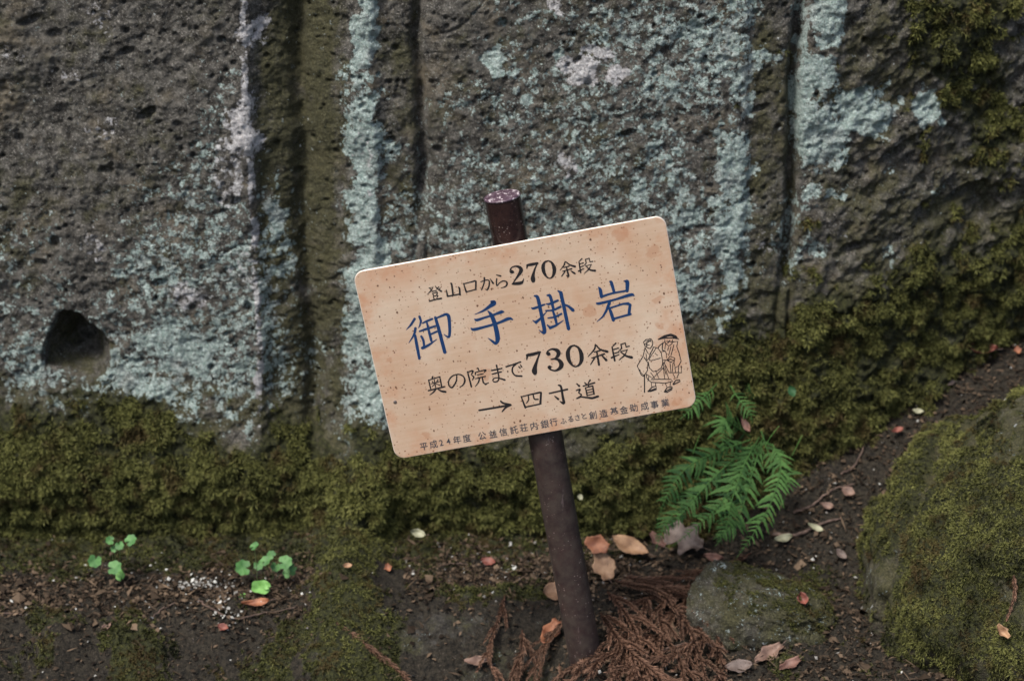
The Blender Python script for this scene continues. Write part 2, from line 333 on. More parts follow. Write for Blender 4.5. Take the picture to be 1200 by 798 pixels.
# close the rock at the top: it runs back as a shelf
V = np.stack([xx, yy, zz], -1)
back = [V[-1] + np.array([0, o, h]) for o, h in ((.15, .05), (.6, .12), (3, .3), (8, .2), (8, -3.5))]
V = np.concatenate([V, np.stack(back)], 0)
ex = lambda a: np.concatenate([a, np.repeat(a[-1:], len(back), 0)], 0)
GN = np.stack(np.broadcast_arrays(*[g for g in (np.gradient(yy, GX, axis=1), -np.ones_like(yy), np.gradient(yy, GZ, axis=0))]), -1)
GN /= np.linalg.norm(GN, axis=-1)[..., None]
rf = npm('rock_face', V.reshape(-1, 3), gridfaces(*V.shape[:2]), M_ROCK, attrs=dict(lichen=ex(lich), pale=ex(pale), moss=ex(moss), algae=ex(alg), humus=ex(hum)))
tag(rf, 'tall grey brown rock wall with vertical grooves, dark hole, blue lichen and mossy foot', 'rock wall')

# ------------------------------------------------------------------ the ground
def g(x, y):
    x = np.asarray(x, float); y = np.asarray(y, float)
    z = .010 * fbm(x, y, 41, 3, 3) + .008 * fbm(x, y, 42, 3, 14) + .012 * sst(.30, .42, y + .04 * perlin(x * 9, 2.2, 7)) * sst(.3, .1, x)
    lipy = .215 + .03 * perlin(x * 5, 3.3, 1.2) + .02 * perlin(x * 17, 1.3, 2.2) - .05 * sst(-.5, -.9, x)
    left = sst(.115, .045, x + .02 * perlin(x * 1, y * 12, 5))
    z = z - left * .13 * sst(lipy + .02, lipy - .24, y) * (1 + .25 * fbm(x, y, 44, 2, 8)) 
    z = z + .055 * np.exp(-((x + .285 - .1 * (.4 - y)) / .06) ** 2) * sst(-.02, .25, y)
    r = .42 * (x - .3) + .11 / .18 * (y - .42) * sst(.2, .5, x) * 1.0
    rise = np.where(r > 0, r, 0) * sst(.2, .36, x); rise = .42 * np.tanh(rise / .42)
    return z + rise * sst(-.6, .3, y)
def atg(px, py, lift=0.0):
    d = ray(px, py); t0, t1 = 2.2, 6.0; ts = np.linspace(t0, t1, 400)
    P = CAM[None] + d[None] * ts[:, None]; k = np.argmax(P[:, 2] < g(P[:, 0], P[:, 1])); p = P[max(k, 1)]
    return np.array([p[0], p[1], float(g(p[0], p[1])) + lift])
HX = np.concatenate([-np.geomspace(60, 1.03, 34), np.linspace(-1.0, 1.05, 500), np.geomspace(1.08, 60, 34)])
HY = np.concatenate([-np.geomspace(60, .38, 36), np.linspace(-.35, .95, 310), np.geomspace(.97, 12, 16)])
gx, gy = np.meshgrid(HX, HY); gz = g(gx, gy)
far = sst(1.5, 4, np.hypot(gx, gy)); 
gmoss = np.zeros_like(gx); gxn = gx + .045 * fbm(gx, gy, 81, 3, 11)
gmoss = np.maximum(gmoss, np.exp(-((gxn + .285 - .1 * (.4 - gy)) / .085) ** 4) * sst(-.1, .05, gy) * .95)
gmoss = np.maximum(gmoss, sst(-.15, -.35, gx) * sst(.27, .14, gy) * (.55 + 1.1 * fbm(gx, gy, 51, 3, 9)))
gmoss = np.maximum(gmoss, sst(.1, 0, np.abs(gxn + .02) - .08) * np.exp(-((gy - .245) / .035) ** 2) * .75)
gmoss = np.maximum(gmoss, .75 * np.exp(-((gx - .50) / .05) ** 2 - ((gy - .26) / .06) ** 2))
gmoss = np.maximum(gmoss, .55 * np.exp(-((gx - .42) / .04) ** 2 - ((gy - .02) / .06) ** 2) + .3 * sst(.35, .5, gx) * sst(.1, .5, .3 + fbm(gx, gy, 52, 3, 9)) * sst(.30, .1, gy))
gmoss = np.maximum(gmoss, sst(.24, .37, gy + .06 * fbm(gx, gy, 56, 3, 10)) * sst(.3, .1, gx) * .7)
lipm = sst(.10, .04, gx) * sst(.23, .18, gy) * (.25 + .75 * sst(-.36, -.16, gxn)) * sst(-.35, .15, fbm(gx, gy, 83, 3, 8) + .2) * np.clip(.75 + .6 * fbm(gx, gy, 57, 3, 12), 0, 1)
ghum = (1 - lipm * .75) * (1 - .95 * sst(.4, .75, gmoss))
gz = gz + lipm * (.018 * fbm(gx, gy, 58, 3, 16) + .006 * fbm(gx, gy, 59, 2, 70)) + gmoss * .009 * (1 + 1.3 * fbm(gx, gy, 53, 2, 34)) + .0022 * fbm(gx, gy, 54, 3, 90) * (1 - far)
gnd = npm('ground', np.stack([gx, gy, gz], -1).reshape(-1, 3), gridfaces(*gx.shape), M_GROUND,
          attrs=dict(lichen=lipm * .12 + .0 * gx, pale=gx * 0, moss=gmoss, algae=.35 + .3 * lipm + gx * 0, humus=ghum))
gnd['kind'] = 'structure'

# ------------------------------------------------------------------ boulders
def sphere_mesh(nu, nv):
    u = np.linspace(0, 2 * np.pi, nu, endpoint=False); v = np.linspace(0, np.pi, nv)
    U, Vv = np.meshgrid(u, v); D = np.stack([np.sin(Vv) * np.cos(U), np.sin(Vv) * np.sin(U), np.cos(Vv)], -1)
    i = np.arange(nu * nv).reshape(nv, nu); j = np.roll(i, -1, 1)
    return D.reshape(-1, 3), np.stack([i[:-1], i[1:], j[1:], j[:-1]], -1).reshape(-1, 4)
D, FB = sphere_mesh(480, 240)
sup = np.sign(D) * np.abs(D) ** .86; sup /= np.linalg.norm(sup, axis=1)[:, None] ** .6
x, y, z = D.T
RB = 1 + .10 * fbm(x, y, z + 3, 3, 1.6) + .035 * fbm(x, y, z + 8, 3, 6) 
crk = np.abs(perlin(x * 2.2 + .3, y * 2.2, z * 2.2 + 5)); RB -= .0 * crk
BC = np.array([.972, .235, -.01]); BR = np.array([.395, .37, .345])
PB = sup * RB[:, None] * BR
PB[:, 2] += .10 * PB[:, 0] + .12 * PB[:, 1]
PBw = PB + BC
bm = np.clip(.74 + 1.0 * fbm(x, y, z + 13, 4, 3.2) + .35 * z, 0, 1.0) * 1.0 * sst(-.07, .02, PBw[:, 2])
_q = PBw - CAM; _d = _q[:, 1] * CS - _q[:, 2] * SN; bpx, bqy = 600 + F * _q[:, 0] / _d, 399 - F * (_q[:, 1] * SN + _q[:, 2] * CS) / _d
cdist = np.abs(bpx + 5 * fbm(PBw[:, 0], PBw[:, 2], 3, 3, 30) - np.interp(bqy, [440, 480, 520, 570, 620, 680, 740], [1160, 1128, 1098, 1088, 1062, 1040, 1032]))
crkb = (1 - sst(2, 8, cdist)) * sst(-.2, .2, fbm(PBw[:, 0], PBw[:, 1], PBw[:, 2], 2, 14) + .25) * (D[:, 1] < .5); bm = bm * (1 - crkb)
bm *= 1 - .2 * sst(.05, .4, fbm(x, y, z + 17, 3, 4) - .05) * (bpx < 1075)
Nb = D / BR; Nb /= np.linalg.norm(Nb, axis=1)[:, None]
RB2 = .007 * bm * (1 + 1.2 * fbm(PBw[:, 0], PBw[:, 1], PBw[:, 2], 2, 45)) + .005 * fbm(PBw[:, 0], PBw[:, 1], PBw[:, 2] + 3, 4, 34) - .020 * crkb
PBw = PBw + Nb * RB2[:, None]
bo = npm('boulder', PBw - BC, FB, M_STONE, attrs=dict(lichen=x * 0 + .05, pale=x * 0 + .02, moss=bm, algae=.75 + .2 * z, humus=.45 * sst(.16, .02, PBw[:, 2])))
bo.location = BC; tag(bo, 'big rounded boulder covered in yellow green moss at the lower right', 'boulder')

D2, FB2 = sphere_mesh(240, 120); x, y, z = D2.T
sup = np.sign(D2) * np.abs(D2) ** .7; sup /= np.linalg.norm(sup, axis=1)[:, None] ** .75
R2 = 1 + .17 * fbm(x, y, z + 31, 3, 1.3) + .03 * fbm(x, y, z + 33, 3, 9)
sc_ = np.array([.114, .085, .068]); P2 = sup * R2[:, None] * sc_
P2 = P2 * (1 + .035 * fbm(x, y, z + 35, 4, 14) + .02 * fbm(x, y, z + 36, 2, 40))[:, None]; P2[:, 2] *= 1 + .9 * (-P2[:, 0]) / .11 * .25; P2[:, 2] -= .14 * P2[:, 0]
SC = atg(902, 752); SC = np.array([.404, .150, .014])
m2 = np.clip(.30 + .8 * fbm(x, y, z + 41, 3, 2.6) + .45 * z * (1) + .3 * x, 0, 1) * sst(-.3, .2, z)
so = npm('stone', P2, FB2, M_STONE, attrs=dict(lichen=.10 + .1 * z, pale=x * 0 + .04, moss=m2 * .5, algae=.78 + .2 * x, humus=.5 * sst(-.015, -.03, P2[:, 2])))
so.location = SC; tag(so, 'small angular grey stone with a mossy top lying between the cedar litter and the boulder', 'stone')

# ------------------------------------------------------------------ moss: feathery shoots as real leaves
def tufts(name, P, Nn, size, tone, K=12, down=.55, mat_=M_MOSS, lateral=.9):
    """star-shaped shoots: K narrow pointed leaves fanning out from each shoot's middle"""
    n = len(P); dv = np.array([0, 0, -1.0])
    ax = Nn + dv * down + rng.normal(size=(n, 3)) * .35; ax /= np.linalg.norm(ax, axis=1)[:, None]
    P = P + ax * (size * rng.uniform(.0, .45, n))[:, None]
    P = np.repeat(P, K, 0); ax = np.repeat(ax, K, 0); Nr = np.repeat(Nn, K, 0); size = np.repeat(size, K) * rng.uniform(.5, 1.15, n * K)
    tone = np.clip(np.repeat(tone, K) + rng.normal(0, .13, n * K), 0, 1)
    d = ax * .55 + rng.normal(size=(n * K, 3)) * .75 * lateral; d /= np.linalg.norm(d, axis=1)[:, None]
    dn = (d * Nr).sum(1); d += Nr * np.where(dn < .05, .05 - dn, 0)[:, None]; d /= np.linalg.norm(d, axis=1)[:, None]
    s = np.cross(d, rng.normal(size=(n * K, 3))); s /= np.linalg.norm(s, axis=1)[:, None] + 1e-9
    w = size * rng.uniform(.10, .17, n * K); base = P + d * (size * .08)[:, None]
    V = np.stack([base + s * w[:, None], P + d * size[:, None] + dv * (size * .12)[:, None], base - s * w[:, None]], 1).reshape(-1, 3)
    i = np.arange(n * K) * 3; Fc = np.stack([i, i + 1, i + 2], 1); tip = np.tile([0, 1, 0], n * K)
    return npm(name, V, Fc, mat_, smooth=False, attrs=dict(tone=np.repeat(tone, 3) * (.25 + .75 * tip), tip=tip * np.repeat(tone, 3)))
def pick(prob, n):
    pr = prob.ravel() / prob.sum(); return rng.choice(pr.size, n, p=pr)
# on the rock face
area = np.outer(np.gradient(GZ), np.gradient(GX))
vis = (np.abs(xx) < 1.02) & (zz > -.04) & (zz < .99)
clf = fbm(xx, zz, 63, 2, 42)
thin = sst(.35, .9, moss - .16 + .55 * fbm(xx, zz, 61, 3, 24) * (1 + .6 * sst(.25, .5, xx))) * sst(-.45, .25, clf)
pb = thin * area * vis; k = pick(pb, 62000)
cl = clf + .4 * fbm(xx, zz, 66, 2, 9)
tone = np.clip(.44 + .5 * cl + .22 * ridge * sst(.3, .1, zz), 0, 1).ravel()[k]
P = np.stack([xx, yy, zz], -1).reshape(-1, 3)[k] + rng.normal(size=(len(k), 3)) * [.0015, 0, .0015]
Nn = GN.reshape(-1, 3)[k]
rightside = sst(.3, .6, xx).ravel()[k]
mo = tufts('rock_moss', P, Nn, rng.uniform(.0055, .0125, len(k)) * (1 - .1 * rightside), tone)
tag(mo, 'hanging feathery olive moss along the foot and right side of the rock wall', 'moss', kind='stuff')
# on the ground
vis = (np.abs(gx) < 1.0) & (gy > -.3) & (gy < .5)
pb = sst(.3, .7, gmoss + .3 * fbm(gx, gy, 65, 3, 30)) * np.outer(np.gradient(HY), np.gradient(HX)) * vis; k = pick(pb, 17000)
gn = np.stack([-np.gradient(gz, HX, axis=1), -np.gradient(gz, HY, axis=0), np.ones_like(gz)], -1); gn /= np.linalg.norm(gn, axis=-1)[..., None]
P = np.stack([gx, gy, gz], -1).reshape(-1, 3)[k]
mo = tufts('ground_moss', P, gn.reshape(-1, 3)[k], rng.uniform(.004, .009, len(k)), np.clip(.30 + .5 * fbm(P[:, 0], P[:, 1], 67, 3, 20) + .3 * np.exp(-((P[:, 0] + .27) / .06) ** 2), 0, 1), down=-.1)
tag(mo, 'low olive moss creeping over the soil and the ledge in front of the rock wall', 'moss', kind='stuff')
# on the boulder and the stone
pb = sst(.3, .75, bm + .25 * fbm(PBw[:, 0], PBw[:, 1], PBw[:, 2], 3, 40)) * np.sin(np.arccos(np.clip(D[:, 2], -1, 1))) * ((D[:, 2] > -.15) & (D[:, 1] < .75) & (D[:, 0] < .85)); k = pick(pb, 34000)
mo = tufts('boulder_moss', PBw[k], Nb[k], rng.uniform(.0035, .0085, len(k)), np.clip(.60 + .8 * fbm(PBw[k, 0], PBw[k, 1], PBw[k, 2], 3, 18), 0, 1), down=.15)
tag(mo, 'short yellow green moss growing over the big boulder at the lower right', 'moss', kind='stuff')
N2 = D2 / sc_; N2 /= np.linalg.norm(N2, axis=1)[:, None]
pb = sst(.42, .7, m2 * .9) * (D2[:, 2] > -.1); k = pick(pb, 1500)
mo = tufts('stone_moss', P2[k] + SC, N2[k], rng.uniform(.003, .006, len(k)), rng.uniform(.2, .6, len(k)), down=.0)
tag(mo, 'thin film of short moss on top of the small grey stone', 'moss', kind='stuff')

# ------------------------------------------------------------------ tubes, leaves
def tube(pts, rad, segs=6):
    pts = np.asarray(pts, float); n = len(pts); rad = np.broadcast_to(rad, n)
    T = np.gradient(pts, axis=0); T /= np.linalg.norm(T, axis=1)[:, None] + 1e-12
    up = np.array([0, 0, 1.0]); V = []
    for i in range(n):
        a = np.cross(T[i], up); 
        if np.linalg.norm(a) < 1e-3: a = np.cross(T[i], [1, 0, 0])
        a /= np.linalg.norm(a); b = np.cross(T[i], a)
        for s in range(segs):
            t = 2 * math.pi * s / segs; V.append(pts[i] + rad[i] * (math.cos(t) * a + math.sin(t) * b))
    Fc = [[i * segs + s, i * segs + (s + 1) % segs, (i + 1) * segs + (s + 1) % segs, (i + 1) * segs + s] for i in range(n - 1) for s in range(segs)]
    Fc += [list(range(segs))[::-1], [(n - 1) * segs + s for s in range(segs)]]
    return V, Fc
def spline(pts, n):
    pts = np.asarray(pts, float)
    if len(pts) == 2: return pts[0] + (pts[1] - pts[0]) * np.linspace(0, 1, n)[:, None]
    P = np.vstack([2 * pts[0] - pts[1], pts, 2 * pts[-1] - pts[-2]]); out = []
    ts = np.linspace(0, len(pts) - 1 - 1e-9, n)
    for t in ts:
        i = int(t); f = t - i; p0, p1, p2, p3 = P[i:i + 4]
        out.append(.5 * (2 * p1 + (p2 - p0) * f + (2 * p0 - 5 * p1 + 4 * p2 - p3) * f * f + (3 * p1 - p0 - 3 * p2 + p3) * f ** 3))
    return np.array(out)
class Acc:
    def __init__(s): s.V, s.F, s.A = [], [], []
    def add(s, V, Fc, a=0.0):
        o = len(s.V); s.V += [tuple(v) for v in V]; s.F += [[o + i for i in f] for f in Fc]; s.A += [a] * len(V)
    def build(s, name, m, parent=None, smooth=True): return npm(name, s.V, s.F, m, parent, smooth, dict(tone=s.A, tip=np.zeros(len(s.V))))

# ------------------------------------------------------------------ dead cedar sprays
def sprig(path, nside, blen, seed, label, group, lift=.0, name='cedar_spray', dens=1.0, fat=1.0, tone0=.5):
    r = np.random.default_rng(seed); main = spline(path, 40); base = main[0].copy()
    root = empty(name, base); tag(root, label, 'cedar spray', group)
    st, Fs = tube(main - base, np.linspace(.0021, .0010, 40), 5)
    a = Acc(); a.add(st, Fs, .2)
    L = np.linalg.norm(np.diff(main, axis=0), axis=1).sum()
    axes = [(main, .0085 * fat)]
    for k in range(nside):
        t = (k + .6) / (nside + .4); i = int(t * 38); T = main[i + 1] - main[i]; T /= np.linalg.norm(T)
        s = 1 if k % 2 else -1; side = np.cross(T, [0, 0, 1.0]); side /= np.linalg.norm(side) + 1e-9
        ang = r.uniform(.28, .55); d = T * math.cos(ang) + side * s * math.sin(ang) + np.array([0, 0, r.uniform(-.05, .22)])
        l = blen * r.uniform(.65, 1.15) * (1 - .35 * t); bend = T * .35 * l + np.array([0, 0, -.25 * l])
        q = [main[i], main[i] + d * l * .5, main[i] + d * l + bend * .6]
        ax = spline(q, 16); ax[:, 2] = np.maximum(ax[:, 2], g(ax[:, 0], ax[:, 1]) + .003 + lift * .5); axes.append((ax, .0074 * fat))
        v, f_ = tube(ax - base, np.linspace(.0013, .0006, 16), 4); a.add(v, f_, .2)
    a.build('stem', M_CEDAR, root)
    VV, TT, TP = [], [], []
    for ax, nl in axes:
        L = np.linalg.norm(np.diff(ax, axis=0), axis=1).sum(); n = int(L / .0017 * dens)
        ts = np.linspace(.03, .995, n) * (len(ax) - 1); i = np.minimum(ts.astype(int), len(ax) - 2); f_ = (ts - i)[:, None]
        p = ax[i] * (1 - f_) + ax[i + 1] * f_; T = ax[i + 1] - ax[i]; T /= np.linalg.norm(T, axis=1)[:, None]
        for rank in range(4):
            an = r.uniform(0, 6.283, n)
            A = np.cross(T, [0, 0, 1.0]); A /= np.linalg.norm(A, axis=1)[:, None] + 1e-9; B = np.cross(T, A)
            R = A * np.cos(an)[:, None] + B * np.sin(an)[:, None]
            l = (nl * r.uniform(.5, 1.35, n) * (1.1 - .45 * ts / len(ax)))[:, None]; w = .00062
            out = p + R * l * .42 + T * l * .40; tip = p + R * l * .72 + T * l * 1.0
            Sd = np.cross(T, R) * w * 1.2
            VV.append(np.stack([p - Sd * 1.5, p + Sd * 1.5, out + Sd, tip, out - Sd], 1).reshape(-1, 3)); 
            TT.append(np.repeat(np.clip(r.normal(tone0, .2, n), 0, 1), 5)); TP.append(np.tile([0, 0, .3, .8, .3], n))
    VV = np.concatenate(VV) - base; m_ = len(VV) // 5; i = np.arange(m_) * 5
    Fc = [list(q) for q in np.stack([i, i + 1, i + 2, i + 3, i + 4], 1)]
    npm('needles', VV, Fc, M_CEDAR, root, False, dict(tone=np.concatenate(TT), tip=np.concatenate(TP)))
    return root
def gp(pts, lift):
    out = []
    for k, (a_, b_) in enumerate(pts):
        l = lift if np.isscalar(lift) else lift[k]
        p = atg(a_, b_, 0); d = CAM - p; d /= np.linalg.norm(d); out.append(p + d * l + [0, 0, .002])
    return out
PILE = 'reddish dead cedar spray in the heap around the foot of the post'
GR = 'dead cedar sprays heaped at the foot of the post'
sprays = [([(722, 684), (775, 700), (808, 738), (828, 800)], 8, .085, .060, 'long spray arching from the post over the right side of the heap'),
          ([(745, 682), (795, 692), (832, 722), (846, 780)], 7, .075, .045, 'spray curving along the right rim of the heap beside the stone'),
          ([(712, 696), (738, 728), (750, 768), (742, 812)], 7, .08, .050, 'spray hanging straight down the middle of the heap'),
          ([(838, 690), (800, 712), (772, 752), (760, 808)], 7, .075, .036, 'spray crossing under the others from the upper right of the heap'),
          ([(770, 748), (728, 762), (694, 785), (655, 810)], 6, .065, .040, 'spray pointing down left from the heap across the post foot'),
          ([(664, 728), (640, 752), (630, 784), (624, 815)], 6, .065, .026, 'spray drooping left of the post foot'),
          ([(832, 752), (795, 768), (752, 780), (712, 800)], 6, .065, .055, 'spray lying crosswise low on the right of the heap'),
          ([(704, 722), (728, 756), (766, 788), (800, 814)], 6, .07, .062, 'topmost spray slanting from the post to the bottom edge'),
          ([(782, 690), (774, 730), (794, 770), (820, 806)], 6, .07, .040, 'spray with a bend in the right middle of the heap'),
          ([(592, 702), (580, 740), (572, 770), (582, 805)], 4, .045, .016, 'thin spray hanging on the ledge well left of the post'),
          ([(690, 768), (672, 785), (650, 800), (640, 818)], 5, .05, .030, 'short spray tucked against the left of the post foot'),
          ([(842, 700), (850, 735), (842, 775), (850, 808)], 5, .045, .018, 'narrow spray along the left flank of the grey stone'),
          ([(716, 740), (735, 775), (748, 800), (760, 820)], 6, .06, .030, 'short spray at the bottom edge just right of the post'),
          ([(760, 700), (748, 735), (722, 765), (716, 806)], 6, .07, .046, 'spray bending back towards the post'),
          ([(800, 705), (815, 735), (808, 770), (792, 812)], 6, .06, .030, 'spray turned inwards at the lower right of the heap'),
          ([(612, 740), (612, 768), (604, 790), (608, 815)], 4, .05, .020, 'small spray at the bottom edge between the ledge and the post')]
for k, (pts, ns, bl, lf, lb) in enumerate(sprays):
    sprig(gp(pts, [lf * .7, lf, lf, lf * .8]), ns + 1, bl, 100 + k, 'reddish dead cedar ' + lb, GR, lift=lf, tone0=.22 + .5 * ((k * 7) % 5) / 4, fat=(1.0, .8, .9, 1.1)[k % 4])
sprig(gp([(880, 652), (842, 668), (800, 676), (742, 686)], .018), 7, .05, 140, 'flat brown dead cedar spray stretched below the fern, above the heap', None, lift=.01, tone0=.22, fat=.8)
sprig(gp([(862, 668), (820, 684), (780, 700), (735, 712)], .026), 7, .045, 141, 'dull brown dead cedar spray along the upper edge of the heap, left of the stone', None, lift=.015, tone0=.3, fat=.85)
sprig(gp([(395, 738), (432, 760), (462, 785), (490, 812)], .006), 3, .02, 142, 'lone reddish dead cedar spray on the dark ledge, far left of the post', None, lift=.004, tone0=.42)
sprig(gp([(1183, 672), (1186, 690), (1180, 715)], .0), 0, .02, 143, 'short tan dead cedar tip caught on the mossy boulder', None, tone0=.7, fat=.7)
# that last one lies on the boulder: drop it to the boulder's surface
def on_boulder(px, py, lift=.004):
    d = ray(px, py); d = d / np.linalg.norm(d); rel = PBw - CAM; t = rel @ d; off = np.linalg.norm(rel - t[:, None] * d, axis=1)
    ok = off < .012; k = np.where(ok)[0][np.argmin(t[ok])]; return PBw[k] + Nb[k] * lift, Nb[k]
last = [o for o in COL.objects if o.name.startswith('cedar_spray') and o.get('label', '').startswith('short tan')][0]
last.location = on_boulder(1183, 672)[0]; last.rotation_euler = (math.radians(25), 0, 0)

# ------------------------------------------------------------------ twigs
def twig(pts, r0, label, lift=.004, seed=1, name='twig'):
    P = spline(gp(pts, lift), 26); P += np.random.default_rng(seed).normal(size=P.shape) * .0009; base = P[0].copy()
    V, Fc = tube(P - base, np.linspace(r0, r0 * .45, 26), 6); o = npm(name, V, Fc, M_TWIG); o.location = base
    return tag(o, label, 'twig')
twig([(156, 742), (172, 730), (190, 718), (206, 709)], .0018, 'thin straight twig on the ledge at the lower left', seed=2)
twig([(229, 702), (245, 716), (275, 727), (310, 724), (350, 713)], .0020, 'curved twig lying below the right hand clump of round green leaves', seed=3)
twig([(-6, 724), (8, 720), (24, 721)], .0022, 'short twig at the far left edge on the dark soil', seed=4)
twig([(930, 607), (952, 596), (975, 578), (1002, 568)], .0024, 'grey twig on the soil slope right of the fern', .006, seed=5)
twig([(905, 632), (935, 628), (962, 618), (985, 612)], .0042, 'thick dark root lying on the litter beneath the fern tips', .004, seed=6, name='root')
twig([(985, 560), (1003, 545), (1015, 520)], .0020, 'short reddish twig against the upper left edge of the boulder', .006, seed=7)
twig([(460, 660), (466, 640), (470, 618), (478, 610)], .0013, 'fine upright stalk leaning on the moss left of the yellow leaf', .004, seed=8, name='stalk')
twig([(640, 702), (648, 690), (655, 678)], .0013, 'fine pale twig just left of the post foot', .004, seed=9)
twig([(1018, 700), (1032, 690), (1045, 676)], .0016, 'dark twig in the gap between the stone and the boulder', .004, seed=10)
twig([(500, 668), (530, 664), (560, 668)], .0020, 'thin brown twig on the soil strip under the sign', .004, seed=11)
twig([(765, 768), (805, 758), (850, 765)], .0022, 'bare brown twig crossing the lower right of the cedar heap', .03, seed=12)
twig([(592, 650), (606, 657), (616, 664)], .0028, 'whitish peeled twig on the soil strip left of the post', .004, seed=13)

# ------------------------------------------------------------------ fallen leaves
def leaf_mesh(L, Wd, curl, shape, seed):
    r = np.random.default_rng(seed); nu, nv = 15, 9; V = []
    for i in range(nu):
        t = i / (nu - 1)
        w = {'oval': math.sin(math.pi * t) ** .75, 'lance': math.sin(math.pi * t ** .8) ** 1.1, 'lobed': (math.sin(math.pi * t) ** .6) * (.72 + .28 * math.cos(t * 17)), 'torn': (math.sin(math.pi * min(1, t * .9 + .08)) ** .5) * (.85 + .15 * math.cos(t * 11 + 1))}[shape]
        w *= Wd / 2
        for j in range(nv):
            s = j / (nv - 1) * 2 - 1; jag = 1 + .08 * r.normal() if abs(s) == 1 else 1
            V.append((s * w * jag, (t - .5) * L, curl * (s * s) * Wd * .8 + curl * 1.2 * L * (t - .5) ** 2 + .03 * L * math.sin(t * 7 + s * 2 + seed) - .012 * L * (1 - abs(s))))
    V = np.array(V); top = V; bot = V - [0, 0, .0006]; n = len(V); F1 = gridfaces(nu, nv)
    Fc = [list(map(int, f)) for f in F1] + [[int(i) + n for i in f[::-1]] for f in F1]
    rim = [j for j in range(nv)] + [i * nv + nv - 1 for i in range(1, nu)] + [(nu - 1) * nv + j for j in range(nv - 2, -1, -1)] + [i * nv for i in range(nu - 2, 0, -1)]
    for a_, b_ in zip(rim, rim[1:] + rim[:1]): Fc.append([b_, a_, a_ + n, b_ + n])
    return np.vstack([top, bot]), Fc
def leaf(px, py, Lpx, Wpx, ang, mname, label, tilt=.35, curl=.25, shape='oval', lift=.008, roll=0, seed=0, place=None, stalk=True):
    if place == 'boulder': p, nrm = on_boulder(px, py, lift)
    elif place == 'stone':
        d = ray(px, py); d = d / np.linalg.norm(d); rel = P2 + SC - CAM; t = rel @ d; off = np.linalg.norm(rel - t[:, None] * d, axis=1)
        ok = off < .012; k = np.where(ok)[0][np.argmin(t[ok])]; p = P2[k] + SC + N2[k] * lift
    elif isinstance(place, float): p = at(px, py, place)
    else: p = atg(px, py, lift)
    k = .00129; V, Fc = leaf_mesh(Lpx * k, Wpx * k, curl, shape, seed)
    root = empty('dead_leaf', p) if stalk else None
    b = npm('blade' if stalk else 'dead_leaf', V, Fc, LEAFM[mname], root)
    top = root or b; top.location = p
    top.rotation_euler = (Matrix.Rotation(tilt, 4, 'X') @ Matrix.Rotation(roll, 4, 'Y') @ Matrix.Rotation(math.radians(ang), 4, 'Z')).to_euler()
    if stalk:
        L = Lpx * k; zz_ = curl * .3 * L
        v, f_ = tube([(0, -L * .46, zz_), (.0008, -L * .58, zz_ + .001), (.003, -L * .72, zz_)], [.0007, .0007, .0006], 5); npm('stalk', v, f_, M_TWIG, root)
    return tag(top, label, 'leaf')
leaf(699, 638, 32, 27, 70, 'orange', 'orange brown broad dead leaf beside the post, right of it', .9, .12, 'torn', seed=1, place=.30)
leaf(737, 655, 54, 27, 68, 'tan', 'long golden tan dead leaf between the orange leaf and the fern', .45, .22, 'oval', .022, .2, seed=2)
leaf(707, 682, 40, 32, 20, 'tan', 'pale tan dead leaf tucked behind the post above the cedar heap', .8, .10, 'torn', .03, seed=3)
leaf(800, 650, 62, 52, 58, 'grey', 'large grey brown lobed dead leaf under the fern', .7, .14, 'lobed', .03, -.15, seed=4)
leaf(650, 706, 30, 28, 95, 'tan', 'peach coloured dead leaf peeping out left of the post foot', .6, .18, 'oval', .018, seed=5)
leaf(490, 625, 21, 11, 75, 'cream', 'small yellowish leaf caught on the moss below the sign corner', .9, .3, 'oval', seed=6, place=.355)
leaf(1148, 434, 40, 20, 84, 'rust', 'curled brown dead leaf on the soil slope at the right edge', .5, .5, 'oval', .03, seed=7)
leaf(1191, 420, 11, 11, 10, 'orange', 'tiny bright orange leaf scrap at the right edge', .6, .3, 'torn', .012, seed=8, stalk=False)
leaf(993, 584, 20, 15, 60, 'pink', 'small rosy dead leaf on the slope near the boulder', .5, .25, 'oval', .01, seed=9, stalk=False)
leaf(968, 601, 20, 11, 70, 'pink', 'slim mauve dead leaf on the slope beside the grey twig', .5, .35, 'lance', .01, seed=10, stalk=False)
leaf(917, 642, 26, 12, 105, 'cream', 'pale cream and green curled leaf just right of the fern tip', .5, .35, 'oval', .012, seed=11, stalk=False)
leaf(955, 625, 22, 10, 60, 'cream', 'greenish grey slim leaf above the cream curled leaf', .5, .2, 'lance', .01, seed=12, stalk=False)
leaf(947, 702, 17, 14, 20, 'rust', 'small rosy brown leaf resting on the grey stone', .6, .45, 'oval', .004, seed=13, place='stone', stalk=False)
leaf(1182, 738, 20, 12, 35, 'tan', 'tan leaf scrap lying on the mossy boulder', .7, .5, 'torn', .008, seed=14, place='boulder', stalk=False)
leaf(900, 775, 42, 20, 125, 'pink', 'torn pale brown leaf below the grey stone', .4, .25, 'torn', .010, seed=15)
leaf(865, 790, 36, 18, 100, 'grey', 'drab grey leaf at the bottom edge under the grey stone', .4, .2, 'oval', .008, seed=16)
leaf(572, 667, 20, 12, 80, 'rust', 'small red brown dead leaf on the soil strip under the sign', .6, .2, 'oval', .01, seed=17, stalk=False)
leaf(300, 714, 36, 11, 96, 'orange', 'long red brown leaf under the right hand clump of green leaves', .5, .35, 'lance', .008, seed=18)
leaf(408, 680, 12, 7, 95, 'tan', 'tiny cream and orange leaf scrap on the mossy ridge', .6, .3, 'oval', .02, seed=19, stalk=False)
leaf(125, 740, 15, 9, 130, 'pink', 'tiny pink leaf scrap on the dark soil at the lower left', .5, .3, 'oval', .008, seed=20, stalk=False)
leaf(262, 745, 15, 10, 70, 'rust', 'tiny rust coloured leaf below the curved twig', .5, .3, 'oval', .008, seed=21, stalk=False)
